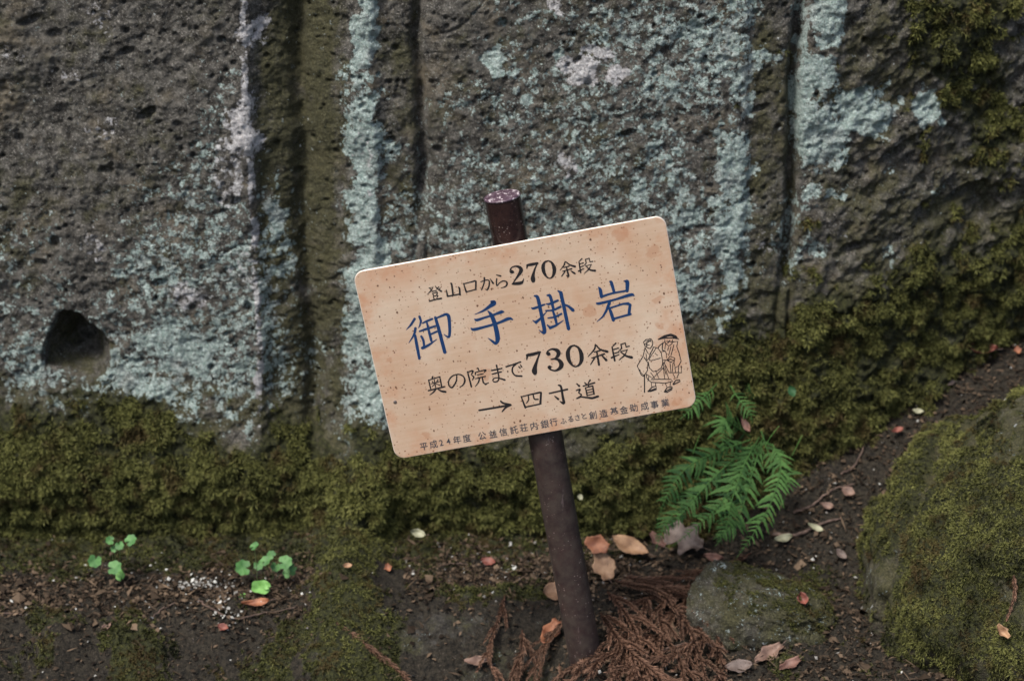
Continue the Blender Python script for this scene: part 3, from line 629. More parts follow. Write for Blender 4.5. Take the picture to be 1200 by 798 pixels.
leaf(455, 672, 11, 10, 20, 'orange', 'tiny orange brown leaf at the left end of the soil strip under the sign', .6, .3, 'torn', .01, seed=22, stalk=False)
leaf(873, 497, 24, 9, 30, 'brown', 'brown withered leaf stuck on the moss above the fern', 1.0, .3, 'lance', seed=23, place=.36, stalk=False)
leaf(1026, 505, 14, 11, 50, 'grey', 'small lilac grey leaf on the soil above the boulder', .5, .2, 'oval', .01, seed=24, stalk=False)
leaf(1110, 455, 22, 10, 100, 'grey', 'dull grey leaf in the litter behind the boulder', .5, .2, 'oval', .01, seed=25, stalk=False)
leaf(645, 762, 40, 24, 150, 'orange', 'orange brown leaf half buried at the foot of the post on its left', .4, .2, 'torn', .02, seed=26)
leaf(560, 790, 34, 16, 95, 'pink', 'pale brown strip of leaf at the bottom edge left of the post', .3, .2, 'torn', .012, seed=27, stalk=False)
leaf(1075, 490, 16, 8, 80, 'cream', 'pale greenish leaf scrap on the litter strip behind the boulder', .5, .2, 'oval', .012, seed=28, stalk=False)
leaf(680, 582, 9, 7, 30, 'cream', 'tiny white leaf fleck on the moss right of the post', 1.0, .2, 'oval', seed=29, place=.385, stalk=False)

leaf(1176, 398, 22, 10, 70, 'rust', 'flat reddish leaf on the slope right below the wall at the right edge', .5, .2, 'oval', .03, seed=41)
leaf(888, 762, 34, 8, 75, 'tan', 'straw coloured strip of leaf just below the grey stone', .4, .2, 'lance', .012, seed=42, stalk=False)
leaf(925, 788, 30, 15, 120, 'brown', 'dark brown leaf at the bottom edge right of the cedar heap', .4, .3, 'torn', .012, seed=43)
leaf(985, 660, 18, 11, 40, 'grey', 'small grey leaf in the gap between stone and boulder', .5, .3, 'oval', .012, seed=44, stalk=False)
leaf(1050, 520, 18, 9, 110, 'rust', 'reddish sliver of leaf beside the upper edge of the boulder', .5, .3, 'lance', .016, seed=45, stalk=False)
leaf(770, 634, 26, 16, 40, 'brown', 'dark brown leaf wedged behind the tan leaf left of the fern', .6, .4, 'torn', seed=46, place=.31)
leaf(835, 668, 26, 12, 80, 'brown', 'brown curled leaf under the lowest fern tips', .5, .5, 'oval', .02, seed=47)

# ------------------------------------------------------------------ litter crumbs: scraps nobody could count
def crumbs(name, n, region, size, label, seed, tones=(.0, .9), pale=0.0, mt=None, zofs=.002, aspect=(.25, .9)):
    r = np.random.default_rng(seed); P = []
    while len(P) < n:
        q = region(r); P.append(q)
    P = np.array(P); x, y = P[:, 0], P[:, 1]; z = g(x, y) + zofs + r.random(n) * .006
    a = r.uniform(0, 2 * np.pi, n); L = size * r.uniform(.4, 1.5, n); Wd = L * r.uniform(*aspect, n)
    u = np.stack([np.cos(a), np.sin(a), r.normal(0, .3, n)], 1); v = np.stack([-np.sin(a), np.cos(a), r.normal(0, .5, n)], 1)
    c = np.stack([x, y, z], 1); nrm = np.cross(u, v) * .25
    V = np.stack([c - u * L[:, None] / 2, c + v * Wd[:, None] / 2 + nrm * Wd[:, None], c + u * L[:, None] / 2, c - v * Wd[:, None] / 2 + nrm * Wd[:, None] * .5, c - u * L[:, None] * .2 - nrm * .004], 1).reshape(-1, 3)
    i = np.arange(n) * 5; Fc = np.concatenate([np.stack([i, i + 3, i + 1], 1), np.stack([i + 3, i + 2, i + 1], 1), np.stack([i, i + 1, i + 4], 1), np.stack([i, i + 4, i + 3], 1)])
    tn = r.uniform(*tones, n) ** 1.6
    o = npm(name, V, Fc, mt or M_CRUMB, smooth=False, attrs=dict(tone=np.repeat(tn, 5), tip=np.zeros(n * 5)))
    return tag(o, label, 'litter', kind='stuff')
def reg_main(r):
    while True:
        q = r.random()
        if q < .58: p = (r.uniform(.12, 1.0), r.uniform(-.12, .85))
        elif q < .74: p = (r.uniform(-.18, .2), r.normal(.335, .05))
        elif q < .93: p = (r.uniform(-.98, -.33), r.normal(.27, .07))
        else: p = (r.uniform(-.98, .1), r.uniform(-.1, .25))
        return p
crumbs('leaf_litter', 21000, reg_main, .0080, 'fine dark brown litter of needles and leaf crumbs over the soil', 1)
crumbs('needle_litter', 5200, reg_main, .020, 'thin fallen needles strewn over the soil between the rocks', 5, aspect=(.04, .1), tones=(.1, .8))
crumbs('twig_litter', 520, reg_main, .034, 'short broken twigs mixed through the litter', 6, aspect=(.03, .07), tones=(.2, 1), zofs=.006)
crumbs('leaf_scraps', 420, reg_main, .017, 'torn scraps of brown leaf in the litter', 8, aspect=(.4, .8), tones=(.2, 1), zofs=.005)
M_PALE = leafy('pale_crumb', (.14, .13, .12), (.52, .53, .50), None, .8)
def reg_pale(r):
    q = r.random()
    if q < .12: c = atg(230, 690); return (c[0] + r.normal(0, .028), c[1] + r.normal(0, .008))
    if q < .17: c = atg(264, 718); return (c[0] + r.normal(0, .012), c[1] + r.normal(0, .018))
    if q < .20: c = atg(255, 700); return (c[0] + r.normal(0, .03), c[1] + r.normal(0, .03))
    if q < .23: c = atg(708, 660); return (c[0] + r.normal(0, .012), c[1] + r.normal(0, .01))
    return reg_main(r)
crumbs('pale_crumbs', 900, reg_pale, .0056, 'pale crumbs of lichen and bark scattered on the soil', 9, (.1, 1), mt=M_PALE, zofs=.004, aspect=(.4, 1))

# ------------------------------------------------------------------ fern
def frond(root, pts, pinna, seed, tone=.5, label=None):
    """pts: list of world points from stalk foot to tip; pinnae stand in two ranks with toothed edges"""
    r = np.random.default_rng(seed); ax = spline(pts, 60); L = np.linalg.norm(np.diff(ax, axis=0), axis=1).sum()
    V, Fc, A = [], [], []
    step = .0084; n = int(L / step)
    view = CAM - ax.mean(0); view /= np.linalg.norm(view)
    for k in range(2, n + 1):
        t = k / (n + .6); i = min(int(t * 59), 58); p = ax[i]; T = ax[i + 1] - ax[i]; T /= np.linalg.norm(T)
        up = view * .8 + np.array([0, -.3, .6]); side = np.cross(T, up); side /= np.linalg.norm(side); nn = np.cross(side, T)
        env = (math.sin(math.pi * min(1, t * .78 + .16)) ** .8) * (1 - .82 * max(0, (t - .62) / .38) ** 1.3)
        for s in (-1, 1):
            if r.random() < .06: continue
            l = pinna * env * r.uniform(.72, 1.12)
            if l < .003: continue
            q = T * r.uniform(.25, .75) + side * s * .9 + nn * r.uniform(-.22, .18); q /= np.linalg.norm(q); wdir = np.cross(nn, q)
            o = len(V); m = 7; tn = np.clip(tone + r.normal(0, .2), 0, 1)
            droop = r.uniform(.0, .6); bendp = r.uniform(-.05, .45); wv_ = r.uniform(.8, 1.25)
            for j in range(m + 1):
                f_ = j / m; w = l * .092 * wv_ * (1 - f_) ** .5 * (1.0 + .5 * (j % 2)) * (.9 if j else .75)
                c = p + q * l * f_ + T * l * bendp * f_ * f_ - nn * droop * l * f_ * f_ 
                V += [c + wdir * w + nn * -.12 * w, c, c - wdir * w * 1.05 - nn * .12 * w]; A += [tn, tn * .8, tn]
            for j in range(m):
                a_ = o + 3 * j; Fc += [[a_, a_ + 1, a_ + 4, a_ + 3], [a_ + 1, a_ + 2, a_ + 5, a_ + 4]]
    base = np.array(root.location)
    f = npm('frond', np.array(V) - base, Fc, M_FERN, root, False, dict(tone=A, tip=np.zeros(len(A))))
    st, Fs = tube(ax - base, np.linspace(.0014, .0005, 60), 5)
    npm('stalk', st, Fs, M_FERN, f, True, dict(tone=np.full(len(st), .6), tip=np.zeros(len(st))))
    return f
def pl(L): return [at(a_, b_, Y) for a_, b_, Y in L]
fr = empty('fern', at(893, 516, .40)); tag(fr, 'green fern with arching toothed fronds growing at the foot of the rock wall', 'fern')
frond(fr, pl([(893, 516, .40), (868, 548, .36), (848, 585, .32), (822, 612, .29), (788, 640, .27)]), .030, 1, .55)
frond(fr, pl([(885, 520, .41), (852, 545, .37), (822, 575, .34), (796, 605, .31), (768, 630, .29)]), .027, 2, .35)
frond(fr, pl([(905, 520, .39), (915, 545, .35), (905, 585, .30), (885, 622, .27), (862, 655, .25)]), .030, 3, .75)
frond(fr, pl([(880, 515, .42), (840, 530, .39), (805, 548, .36), (782, 580, .34), (770, 612, .33)]), .030, 4, .30)
frond(fr, pl([(890, 512, .41), (872, 545, .35), (858, 585, .30), (850, 622, .28), (838, 640, .27)]), .026, 5, .45)
frond(fr, pl([(880, 512, .41), (862, 500, .37), (850, 492, .355), (846, 510, .34), (850, 535, .33)]), .030, 6, .6)
frond(fr, pl([(892, 505, .41), (905, 540, .37), (925, 560, .34), (918, 588, .32)]), .026, 7, .65)
frond(fr, pl([(895, 510, .41), (880, 560, .34), (868, 600, .30), (852, 622, .28), (835, 632, .27)]), .030, 13, .5)
frond(fr, pl([(882, 518, .41), (835, 560, .37), (800, 590, .34), (778, 618, .31), (768, 645, .29)]), .026, 14, .4)
f2 = empty('fern', at(862, 458, .41)); tag(f2, 'small drooping fern sprig on the moss above the large fern', 'fern')
frond(f2, pl([(856, 452, .41), (866, 468, .37), (878, 482, .35), (882, 496, .345)]), .020, 8, .5)
f3 = empty('fern', at(836, 452, .40)); tag(f3, 'small fern frond half hidden behind the lower right corner of the sign', 'fern')
frond(f3, pl([(840, 450, .40), (826, 464, .36), (812, 478, .34), (796, 492, .33)]), .023, 9, .55)
f4 = empty('fern', at(884, 466, .41)); tag(f4, 'tiny bright fern tip on the moss, topmost of the ferns', 'fern')
frond(f4, pl([(886, 466, .41), (880, 460, .38), (874, 452, .37)]), .014, 10, .9)
def blade_of_grass(pts, label):
    P = spline(pl(pts), 14); base = P[0].copy(); V, Fc = tube(P - base, np.linspace(.0011, .0003, 14), 4)
    o = npm('grass_blade', V, Fc, LEAFM['lime']); o.location = base; return tag(o, label, 'grass blade')
blade_of_grass([(896, 525, .36), (903, 512, .34), (913, 499, .33)], 'pale thin grass blade sticking out of the top of the fern')
blade_of_grass([(928, 534, .38), (934, 522, .36), (940, 510, .355)], 'thin dark grass blade on the moss right of the fern')
blade_of_grass([(812, 532, .38), (816, 520, .36), (820, 510, .355)], 'thin green grass blade on the moss left of the large fern')
leaf(928, 458, 16, 11, 20, 'dim', 'single dark green leaf on the moss right of the topmost fern tip', 1.2, .1, 'oval', seed=31, place=.395, stalk=False)

# ------------------------------------------------------------------ round-leaved seedlings
def round_leaf(R, seed, lobes=7):
    V = [(0, 0, -.06 * R)]; n = 42
    for ring in (.5, 1.0):
        for k in range(n):
            a_ = 2 * math.pi * k / n; notch = 1 - .75 * math.exp(-((((a_ + math.pi) % (2 * math.pi)) - math.pi) / .22) ** 2)
            rr = R * ring * (1 + .07 * math.cos(lobes * a_)) * (notch if ring == 1 else .5 + .5 * notch)
            V.append((rr * math.cos(a_), rr * math.sin(a_), .10 * R * ring ** 2 + .05 * R * math.sin(3 * a_ + seed) * ring))
    Fc = [[0, 1 + k, 1 + (k + 1) % n] for k in range(n)] + [[1 + k, 1 + n + k, 1 + n + (k + 1) % n, 1 + (k + 1) % n] for k in range(n)]
    return V, Fc
def seedling(foot, leaves, label, Y, cat='plant'):
    f0 = np.array(at(foot[0], foot[1], Y)); f0[2] = min(f0[2], f0[2]); root = empty('seedling', f0); tag(root, label, cat)
    for k, (a_, b_, dpx, col, sh) in enumerate(leaves):
        p = np.array(at(a_, b_, Y - .05 - .008 * (k % 3))) - f0
        V, Fc = round_leaf(dpx * .00148 / 2, k, 7 if sh == 'round' else 5)
        if sh == 'fan': V = [(v[0] * 1.15, v[1] * .8, v[2] * 2) for v in V]
        lf = npm('leaf', V, Fc, LEAFM[col], root); lf.location = p
        lf.rotation_euler = (Matrix.Rotation(.8 + .2 * math.sin(k * 2.1), 4, 'X') @ Matrix.Rotation(.25 * math.cos(k * 1.7), 4, 'Y') @ Matrix.Rotation(k * 1.9, 4, 'Z')).to_euler()
        mid = p * .5 + np.array([.004 * math.sin(k), -.004, -.004]); v, f_ = tube(spline([(0, 0, -.004), mid, p - [0, 0, .001]], 8), np.linspace(.0008, .0006, 8), 5)
        npm('stalk', v, f_, M_STALK, root)
M_STALK = plain('green_stalk', (.12, .16, .06), .6)
seedling((138, 678), [(129, 633, 10, 'clover', 'round'), (140, 639, 10, 'clover', 'round'), (153, 633, 14, 'clover', 'round'), (134, 643, 8, 'clover', 'round'), (111, 657, 15, 'clover', 'round'), (134, 665, 17, 'clover', 'round'), (141, 674, 13, 'lime', 'fan')], 'clump of small round green leaves at the foot of the moss, far left', .335)
seedling((320, 690), [(285, 665, 18, 'clover', 'round'), (303, 662, 11, 'clover', 'round'), (311, 657, 12, 'clover', 'round'), (318, 650, 10, 'clover', 'round'), (323, 664, 11, 'clover', 'round'), (334, 659, 17, 'clover', 'round'), (339, 670, 15, 'clover', 'round'), (343, 665, 9, 'clover', 'round')], 'wider clump of round green leaves growing left of the mossy ridge', .325)
seedling((300, 705), [(306, 688, 20, 'lime', 'fan'), (286, 702, 14, 'lime', 'fan'), (298, 640, 10, 'clover', 'fan'), (312, 686, 10, 'lime', 'fan')], 'pale green fan leaved seedling below the wider clump of round leaves', .29)

# ------------------------------------------------------------------ the signpost
RW = np.array([[0.98232767, -0.18691986, 0.00966025], [0.01252937, 0.0141741, -0.99982104], [0.18674949, 0.9822729, 0.0162656]])
BCn = np.array([.02185828, .00766696, .55067409]); BW, BH, BT = .45, .29693, .004
sign = empty('direction_sign', (.124, .038, 0)); SL = np.array(sign.location)
tag(sign, 'leaning peach coloured sign board with blue and black Japanese lettering on a dark round post', 'sign')
# board
m_board, nt, b = mat('sign_board'); N = NT(nt)
c = N.mix(N.ramp(N.noise(8, 5, .6), .35, .68), (.545, .375, .255), (.63, .505, .385))
c = N.mix(N.ramp(N.noise(26, 5, .6, (.3, 8, 1)), .42, .62, 0, .16), c, (.74, .57, .44))
bx_ = N.n('ShaderNodeSeparateXYZ'); N.l(N.coord(), bx_.inputs[0])
edge = N.m('MAXIMUM', N.ramp(N.m('ABSOLUTE', bx_.outputs[0]), .17, .225), N.ramp(N.m('ABSOLUTE', bx_.outputs[1]), .105, .15))
st_ = N.m('MULTIPLY', N.m('ADD', .25, N.m('MULTIPLY', edge, .75)), N.ramp(N.noise(14, 5, .7), .42, .66))
c = N.mix(N.m('MULTIPLY', st_, .7), c, (.52, .245, .13))
def specks(scale, r0, r1, thr, amount, col, c, st=(1, 1, 1)):
    v = N.n('ShaderNodeTexVoronoi', feature='F1'); v.inputs['Scale'].default_value = scale; N.l(N.coord(st), v.inputs['Vector'])
    sx = N.n('ShaderNodeSeparateColor'); N.l(v.outputs['Color'], sx.inputs[0])
    wobd = N.m('ADD', v.outputs['Distance'], N.m('MULTIPLY', N.m('SUBTRACT', N.noise(scale * 3.5, 2, .6), .5), r1 * 1.6))
    rad = N.m('MULTIPLY', sx.outputs[1], r1); inside = N.m('SUBTRACT', N.m('ADD', rad, r0), wobd)
    on = N.ramp(N.m('ADD', sx.outputs[0], N.m('MULTIPLY', N.noise(16, 4, .7), .6)), thr, thr + .04)
    return N.mix(N.m('MULTIPLY', N.m('MULTIPLY', N.ramp(inside, 0, r1 * .35), on), amount), c, col)
c = specks(240, .10, .26, .88, .8, (.20, .085, .045), c)
c = specks(120, .05, .17, .92, .9, (.10, .04, .022), c, (1, .75, 1))
c = specks(48, .015, .085, 1.0, .95, (.045, .02, .012), c, (1.2, .6, 1))
c = specks(30, .10, .30, 1.02, .4, (.44, .20, .10), c)
nt.links.new(c, b.inputs['Base Color']); b.inputs['Roughness'].default_value = .42; b.inputs['Specular IOR Level'].default_value = .35
nt.links.new(N.bump(N.noise(260, 4, .7), .25, .0006), b.inputs['Normal'])
m_edge = plain('sign_edge', (.74, .65, .57), .35)
def rounded(w, h, r, n=10):
    P = []
    for cx_, cy_, a0 in ((w / 2 - r, h / 2 - r, 0), (-w / 2 + r, h / 2 - r, 90), (-w / 2 + r, -h / 2 + r, 180), (w / 2 - r, -h / 2 + r, 270)):
        for k in range(n + 1): a_ = math.radians(a0 + 90 * k / n); P.append((cx_ + r * math.cos(a_), cy_ + r * math.sin(a_)))
    return P
O = rounded(BW, BH, .0155); I = rounded(BW - .0016, BH - .0016, .0148); n = len(O)
V = [(*p, 0) for p in I] + [(*p, -.0007) for p in O] + [(*p, -BT + .0007) for p in O] + [(*p, -BT) for p in I]
Fc = [list(range(n)), [3 * n + i for i in range(n)][::-1]]
for k in range(3):
    for i in range(n): j = (i + 1) % n; Fc.append([k * n + j, k * n + i, (k + 1) * n + i, (k + 1) * n + j])
board = npm('board', V, Fc, m_board, sign, False); board.data.materials.append(m_edge)
for i, p_ in enumerate(board.data.polygons): p_.material_index = 1 if i >= 2 else 0
MB = Matrix([[*RW[0], BCn[0] - SL[0]], [*RW[1], BCn[1] - SL[1]], [*RW[2], BCn[2] - SL[2]], [0, 0, 0, 1]])
board.matrix_local = MB
def plate(px, py):
    d = ray(px, py); nrm = RW[:, 2]; t = (BCn - CAM) @ nrm / (d @ nrm); p = CAM + d * t - BCn; return np.array([p @ RW[:, 0], p @ RW[:, 1]])
MPX = .45 / 370
# lettering: every stroke is a tapering ribbon of paint on the board; x, y, width as surveyed on a local grid
LET = {
 'blue': [((460, 340, 7.5), [
  [(195,250,14),(160,305,12),(120,348,3)],[(202,333,16),(188,390,12),(143,464,3)],[(198,395,14),(213,480,18),(236,602,15)],
  [(236,230,14),(250,272,13),(240,310,9),(228,332,4)],[(262,290,8),(300,272,12),(350,252,13)],[(235,362,9),(290,343,14),(376,315,12)],[(300,278,10),(322,370,15),(342,448,14)],[(340,385,11),(390,362,12)],[(252,404,13),(270,440,14),(278,495,13)],[(262,508,19),(320,480,14),(390,430,3)],
  [(376,238,16),(408,350,20),(460,547,20)],[(385,245,8),(440,222,14),(468,212,16),(492,228,20),(500,290,18),(502,370,16),(492,412,13),(452,388,4)],
  [(868,100,14),(890,112,30),(850,145,20),(795,182,12),(722,213,3)],[(722,255,8),(742,262,16),(800,244,13),(900,212,13),(955,192,20),(978,190,8)],[(690,335,8),(715,345,18),(800,325,15),(930,287,15),(1020,250,19),(1056,258,8)],[(838,182,6),(870,222,22),(900,300,25),(920,390,27),(922,440,24),(905,468,16),(880,450,14),(838,420,3)]]),
  ((610, 310, 7.5), [
  [(95,380,6),(120,384,15),(212,350,10)],[(122,275,10),(150,290,20),(175,400,20),(200,520,22),(212,585,20),(200,602,13),(162,575,4)],[(108,490,6),(132,510,20),(180,470,12),(236,405,3)],
  [(225,345,6),(255,346,14),(328,315,14)],[(234,270,10),(262,282,18),(290,398,15)],[(220,405,8),(285,400,12),(352,370,14)],[(285,408,12),(302,460,16),(318,525,14)],[(240,470,8),(300,460,12),(360,432,12)],[(235,530,8),(258,556,20),(310,535,14),(378,490,4)],
  [(328,230,8),(352,242,21),(385,390,20),(422,565,20)],[(383,348,8),(425,370,15),(462,402,20)],
  [(685,198,6),(700,222,19),(712,285,19)],[(708,284,14),(800,254,12),(942,228,12)],[(783,148,8),(798,160,18),(822,242,16)],[(915,146,10),(938,154,22),(936,234,18)],[(666,336,6),(690,342,16),(830,307,13),(965,266,19),(998,272,8)],[(782,335,18),(752,408,14),(722,458,10),(670,502,3)],[(775,372,12),(795,422,18),(816,490,18)],[(790,380,10),(900,345,12),(945,343,18),(966,356,16)],[(962,352,16),(952,436,17)],[(815,477,13),(890,456,12),(968,435,14)]])],
 'line1': [((495, 310, 10.909), [
  [(85,300,6),(135,288,8),(105,340,8),(60,385,3)],[(95,308,6),(122,328,9)],[(165,276,6),(190,308,8),(242,342,12)],[(208,288,8),(180,312,4)],[(228,302,7),(205,322,4)],[(122,346,6),(180,330,7)],[(130,368,7),(146,406,8)],[(130,368,6),(188,352,8)],[(190,352,8),(184,394,8)],[(146,406,6),(186,394,6)],[(138,414,7),(150,440,8)],[(198,398,8),(182,430,5)],[(90,468,10),(160,448,9),(242,432,13)],
  [(305,325,7),(322,402,13)],[(318,406,11),(475,378,10)],[(358,240,7),(374,255,12),(392,390,12)],[(460,288,8),(474,310,12),(480,388,12)],
  [(525,240,8),(560,350,12)],[(528,246,8),(600,228,8),(675,208,11)],[(684,212,11),(682,305,11)],[(558,350,8),(690,316,9)],
  [(745,220,6),(800,202,8),(838,198,8),(855,220,10),(850,275,10),(828,322,10),(800,310,3)],[(792,168,12),(788,235,9),(755,325,8)],[(865,182,5),(905,240,13)],
  [(945,133,6),(1000,146,12)],[(950,180,9),(946,225,8),(952,270,8),(985,235,7),(1030,210,8),(1070,218,10),(1082,245,12),(1062,280,9),(1005,300,4)]]),
  ((590, 292, 10.909), [
  [(118,292,22),(100,285,24),(90,258,10),(112,230,8),(160,218,12),(205,232,20),(225,265,26),(210,305,22),(165,370,12),(112,448,6)],[(112,446,10),(160,440,20),(225,430,22),(250,405,10),(258,378,5)],
  [(298,250,6),(305,210,13)],[(300,206,14),(360,195,20),(435,180,16)],[(432,184,8),(400,255,11),(380,330,20),(376,375,30),(380,408,26)],
  [(570,147,8),(612,168,13),(642,220,23),(650,282,24),(630,345,15),(590,372,8),(548,348,13),(514,285,23),(507,215,23),(530,165,13),(572,147,8)],
  [(788,158,8),(770,210,9),(722,270,4)],[(798,162,8),(850,200,10),(915,222,15)],[(770,234,7),(840,216,8)],[(755,282,6),(872,250,10)],[(805,230,9),(830,342,13),(800,332,3)],[(785,285,9),(742,348,6)],[(860,276,6),(908,308,15)],
  [(1002,122,9),(965,160,5)],[(965,158,8),(986,300,10)],[(975,188,6),(1022,176,8)],[(980,228,6),(1022,214,8)],[(958,282,10),(1030,246,5)],[(1048,130,7),(1055,178,7),(1032,206,4)],[(1050,130,6),(1096,116,9),(1105,162,8),(1142,155,7)],[(1046,216,5),(1122,195,9),(1092,258,9),(1035,305,4)],[(1060,222,6),(1110,265,11),(1172,274,15)]])],
 'line3': [((495, 415, 10.0), [
  [(122,260,9),(112,288,6)],[(72,300,8),(96,402,9)],[(80,300,7),(200,264,8)],[(203,262,9),(224,372,9)],[(100,346,5),(198,320,6)],[(138,298,6),(156,390,7)],[(112,318,5),(130,336,7)],[(182,296,7),(165,325,4)],[(148,345,6),(114,378,4)],[(155,342,4),(202,362,7)],[(68,426,9),(262,378,10)],[(162,400,9),(132,440,9),(85,477,4)],[(170,400,6),(220,430,12),(272,440,14)],
  [(402,246,7),(398,310,9),(365,370,10),(340,390,10),(310,362,9),(310,305,8),(355,252,8),(430,235,8),(482,262,9),(496,312,11),(475,360,8),(435,385,4)],
  [(528,204,9),(574,380,11)],[(535,206,7),(592,194,10),(575,240,6),(602,266,9),(585,300,6)],[(648,162,10),(662,186,7)],[(622,212,9),(620,242,6)],[(630,208,6),(740,184,9),(722,212,5)],[(642,242,6),(712,228,7)],[(620,286,6),(738,258,8)],[(670,272,9),(655,330,8),(618,377,4)],[(700,266,8),(712,328,10),(738,352,12),(778,330,4)],
  [(808,190,9),(932,165,9)],[(818,232,9),(926,204,9)],[(868,128,10),(885,210,9),(896,285,9),(872,318,9),(834,320,8),(828,292,7),(872,274,7),(966,300,12)],
  [(980,145,11),(1060,120,9),(1152,88,9)],[(1108,106,8),(1060,150,9),(1055,205,10),(1090,248,10),(1165,256,11)],[(1128,144,8),(1146,162,8)],[(1150,128,8),(1166,150,8)]]),
  ((610, 390, 8.571), [
  [(62,268,6),(68,228,12)],[(64,224,14),(120,214,18),(195,194,14)],[(194,198,8),(168,270,11),(146,340,20),(140,380,28),(145,406,22)],
  [(285,212,20),(272,205,18),(275,182,8),(315,162,10),(365,175,20),(382,208,22),(355,252,12),(305,266,6)],[(330,260,6),(380,270,16),(410,310,24),(398,350,20),(350,378,10),(300,366,9),(290,345,20),(302,340,14)],
  [(540,124,8),(582,150,13),(608,205,21),(612,268,21),(590,318,13),(550,338,8),(512,315,13),(482,260,21),(476,192,21),(502,140,13),(542,124,8)],
  [(752,116,8),(740,165,8),(678,237,4)],[(762,125,7),(800,165,9),(872,188,14)],[(738,192,6),(800,176,8)],[(715,252,6),(842,210,9)],[(765,186,9),(788,320,12)],[(745,246,8),(703,317,5)],[(813,224,6),(862,274,14)],
  [(957,102,8),(915,146,4)],[(918,140,8),(946,278,10)],[(930,167,6),(986,151,7)],[(935,207,6),(986,192,7)],[(912,248,10),(990,216,5)],[(1008,114,7),(1012,155,7),(985,182,4)],[(1010,115,6),(1050,100,9),(1060,140,8),(1092,132,7)],[(1000,187,5),(1072,170,9),(1045,225,8),(988,272,4)],[(1010,195,6),(1060,230,10),(1117,246,15)]])],
 'line4': [((550, 440, 7.5), [
  [(85,305,9),(340,262,10)],[(275,225,8),(300,242,10),(362,258,12)],[(358,258,10),(320,280,9),(288,316,6)],
  [(455,182,6),(492,282,9)],[(460,185,6),(540,165,7),(622,147,9)],[(630,148,9),(624,245,10)],[(490,277,7),(630,247,7)],[(518,176,6),(520,214,6),(500,242,4)],[(560,165,6),(572,205,7),(605,208,7)],
  [(703,156,7),(862,120,9)],[(782,84,7),(805,96,10),(820,180,11),(830,242,13),(795,225,4)],[(750,180,5),(782,207,11)],
  [(943,70,5),(966,92,10)],[(938,131,5),(972,120,8),(962,150,6),(985,170,6),(945,200,5)],[(943,200,7),(985,186,7),(1080,198,11),(1132,182,11)],[(1012,60,5),(1030,78,9)],[(1062,38,8),(1045,66,5)],[(1000,92,6),(1102,62,8)],[(1052,76,6),(1045,98,5)],[(1020,106,6),(1036,176,7)],[(1022,106,5),(1084,90,7)],[(1084,90,7),(1096,162,8)],[(1025,130,5),(1086,116,5)],[(1030,152,5),(1090,139,5)],[(1035,174,5),(1094,161,5)]])],
 'travellers': [((740, 380, 8.8625), [[(x_, y_, 5.5 if not (lead) else lead) for x_, y_ in pp] for lead, pp in [
  (7,[(125,185),(150,158),(205,152),(220,180),(218,215),(195,250),(170,245),(140,225),(125,185)]),(6,[(140,205),(200,165)]),(5,[(150,212),(185,215)]),(5,[(150,180),(180,168),(205,178)]),(5,[(160,190),(158,230)]),(6,[(140,240),(165,290),(185,315),(215,270),(225,240)]),
  (6,[(140,245),(120,330),(60,430),(85,490),(130,530),(165,480),(170,400),(130,340)]),(5,[(225,240),(165,370),(150,300)]),(5,[(255,245),(185,370),(300,350)]),(5,[(245,300),(270,320)]),(6,[(225,235),(275,245),(310,300),(325,400),(310,450),(270,480),(225,490),(185,450),(175,390)]),
  (5,[(160,520),(220,560),(290,490),(330,450)]),(6,[(205,572),(310,568),(410,570),(430,590),(340,612),(290,605),(205,600),(160,560),(150,500)]),(5,[(250,480),(285,560)]),(5,[(200,500),(240,560)]),(5,[(330,450),(345,565)]),(5,[(345,430),(385,560)]),
  (5,[(205,600),(210,645)]),(5,[(250,610),(250,640)]),(8,[(170,695),(215,650),(255,640),(258,675),(200,695),(170,695)]),(8,[(185,690),(250,665)]),(5,[(350,610),(365,645)]),(5,[(405,600),(400,640)]),(8,[(340,700),(370,655),(420,645),(420,675),(370,705),(340,700)]),(8,[(355,695),(415,662)]),(8,[(135,520),(135,705)]),(7,[(85,470),(100,520),(130,540)]),(5,[(180,540),(170,590)]),
  (8,[(280,155),(340,118),(410,100),(460,120),(495,155),(430,140),(350,142),(280,155)]),(12,[(320,138),(400,116),(470,138)]),(6,[(345,160),(350,190),(385,225),(420,200),(425,160)]),(6,[(365,175),(415,180)]),(6,[(375,195),(400,165)]),(6,[(345,180),(290,220),(275,250)]),(7,[(325,190),(320,260),(350,280)]),(5,[(355,200),(345,260)]),(5,[(385,235),(375,270)]),
  (6,[(430,180),(480,175),(470,230),(495,300),(515,380),(490,430),(455,450),(440,400),(450,350),(400,330),(370,370),(330,370)]),(5,[(320,280),(355,285),(365,350)]),(7,[(375,375),(400,360),(445,372),(410,392),(375,375)]),(5,[(410,230),(385,320)]),(5,[(440,210),(410,320)]),(6,[(340,400),(390,500),(520,500),(515,430)]),(5,[(350,380),(330,420),(360,520)]),(5,[(400,400),(410,500)]),(5,[(450,450),(460,500)]),(5,[(490,440),(485,500)]),(5,[(430,400),(425,490)]),(5,[(470,560),(490,510)]),(5,[(430,510),(455,560)]),(8,[(430,620),(460,580),(500,575),(505,590),(435,625)])]])]}
m_ink = plain('black_print', (.018, .016, .018), .45); m_blue = plain('blue_print', (.009, .042, .135), .4); m_grey = plain('grey_print', (.06, .062, .075), .5)
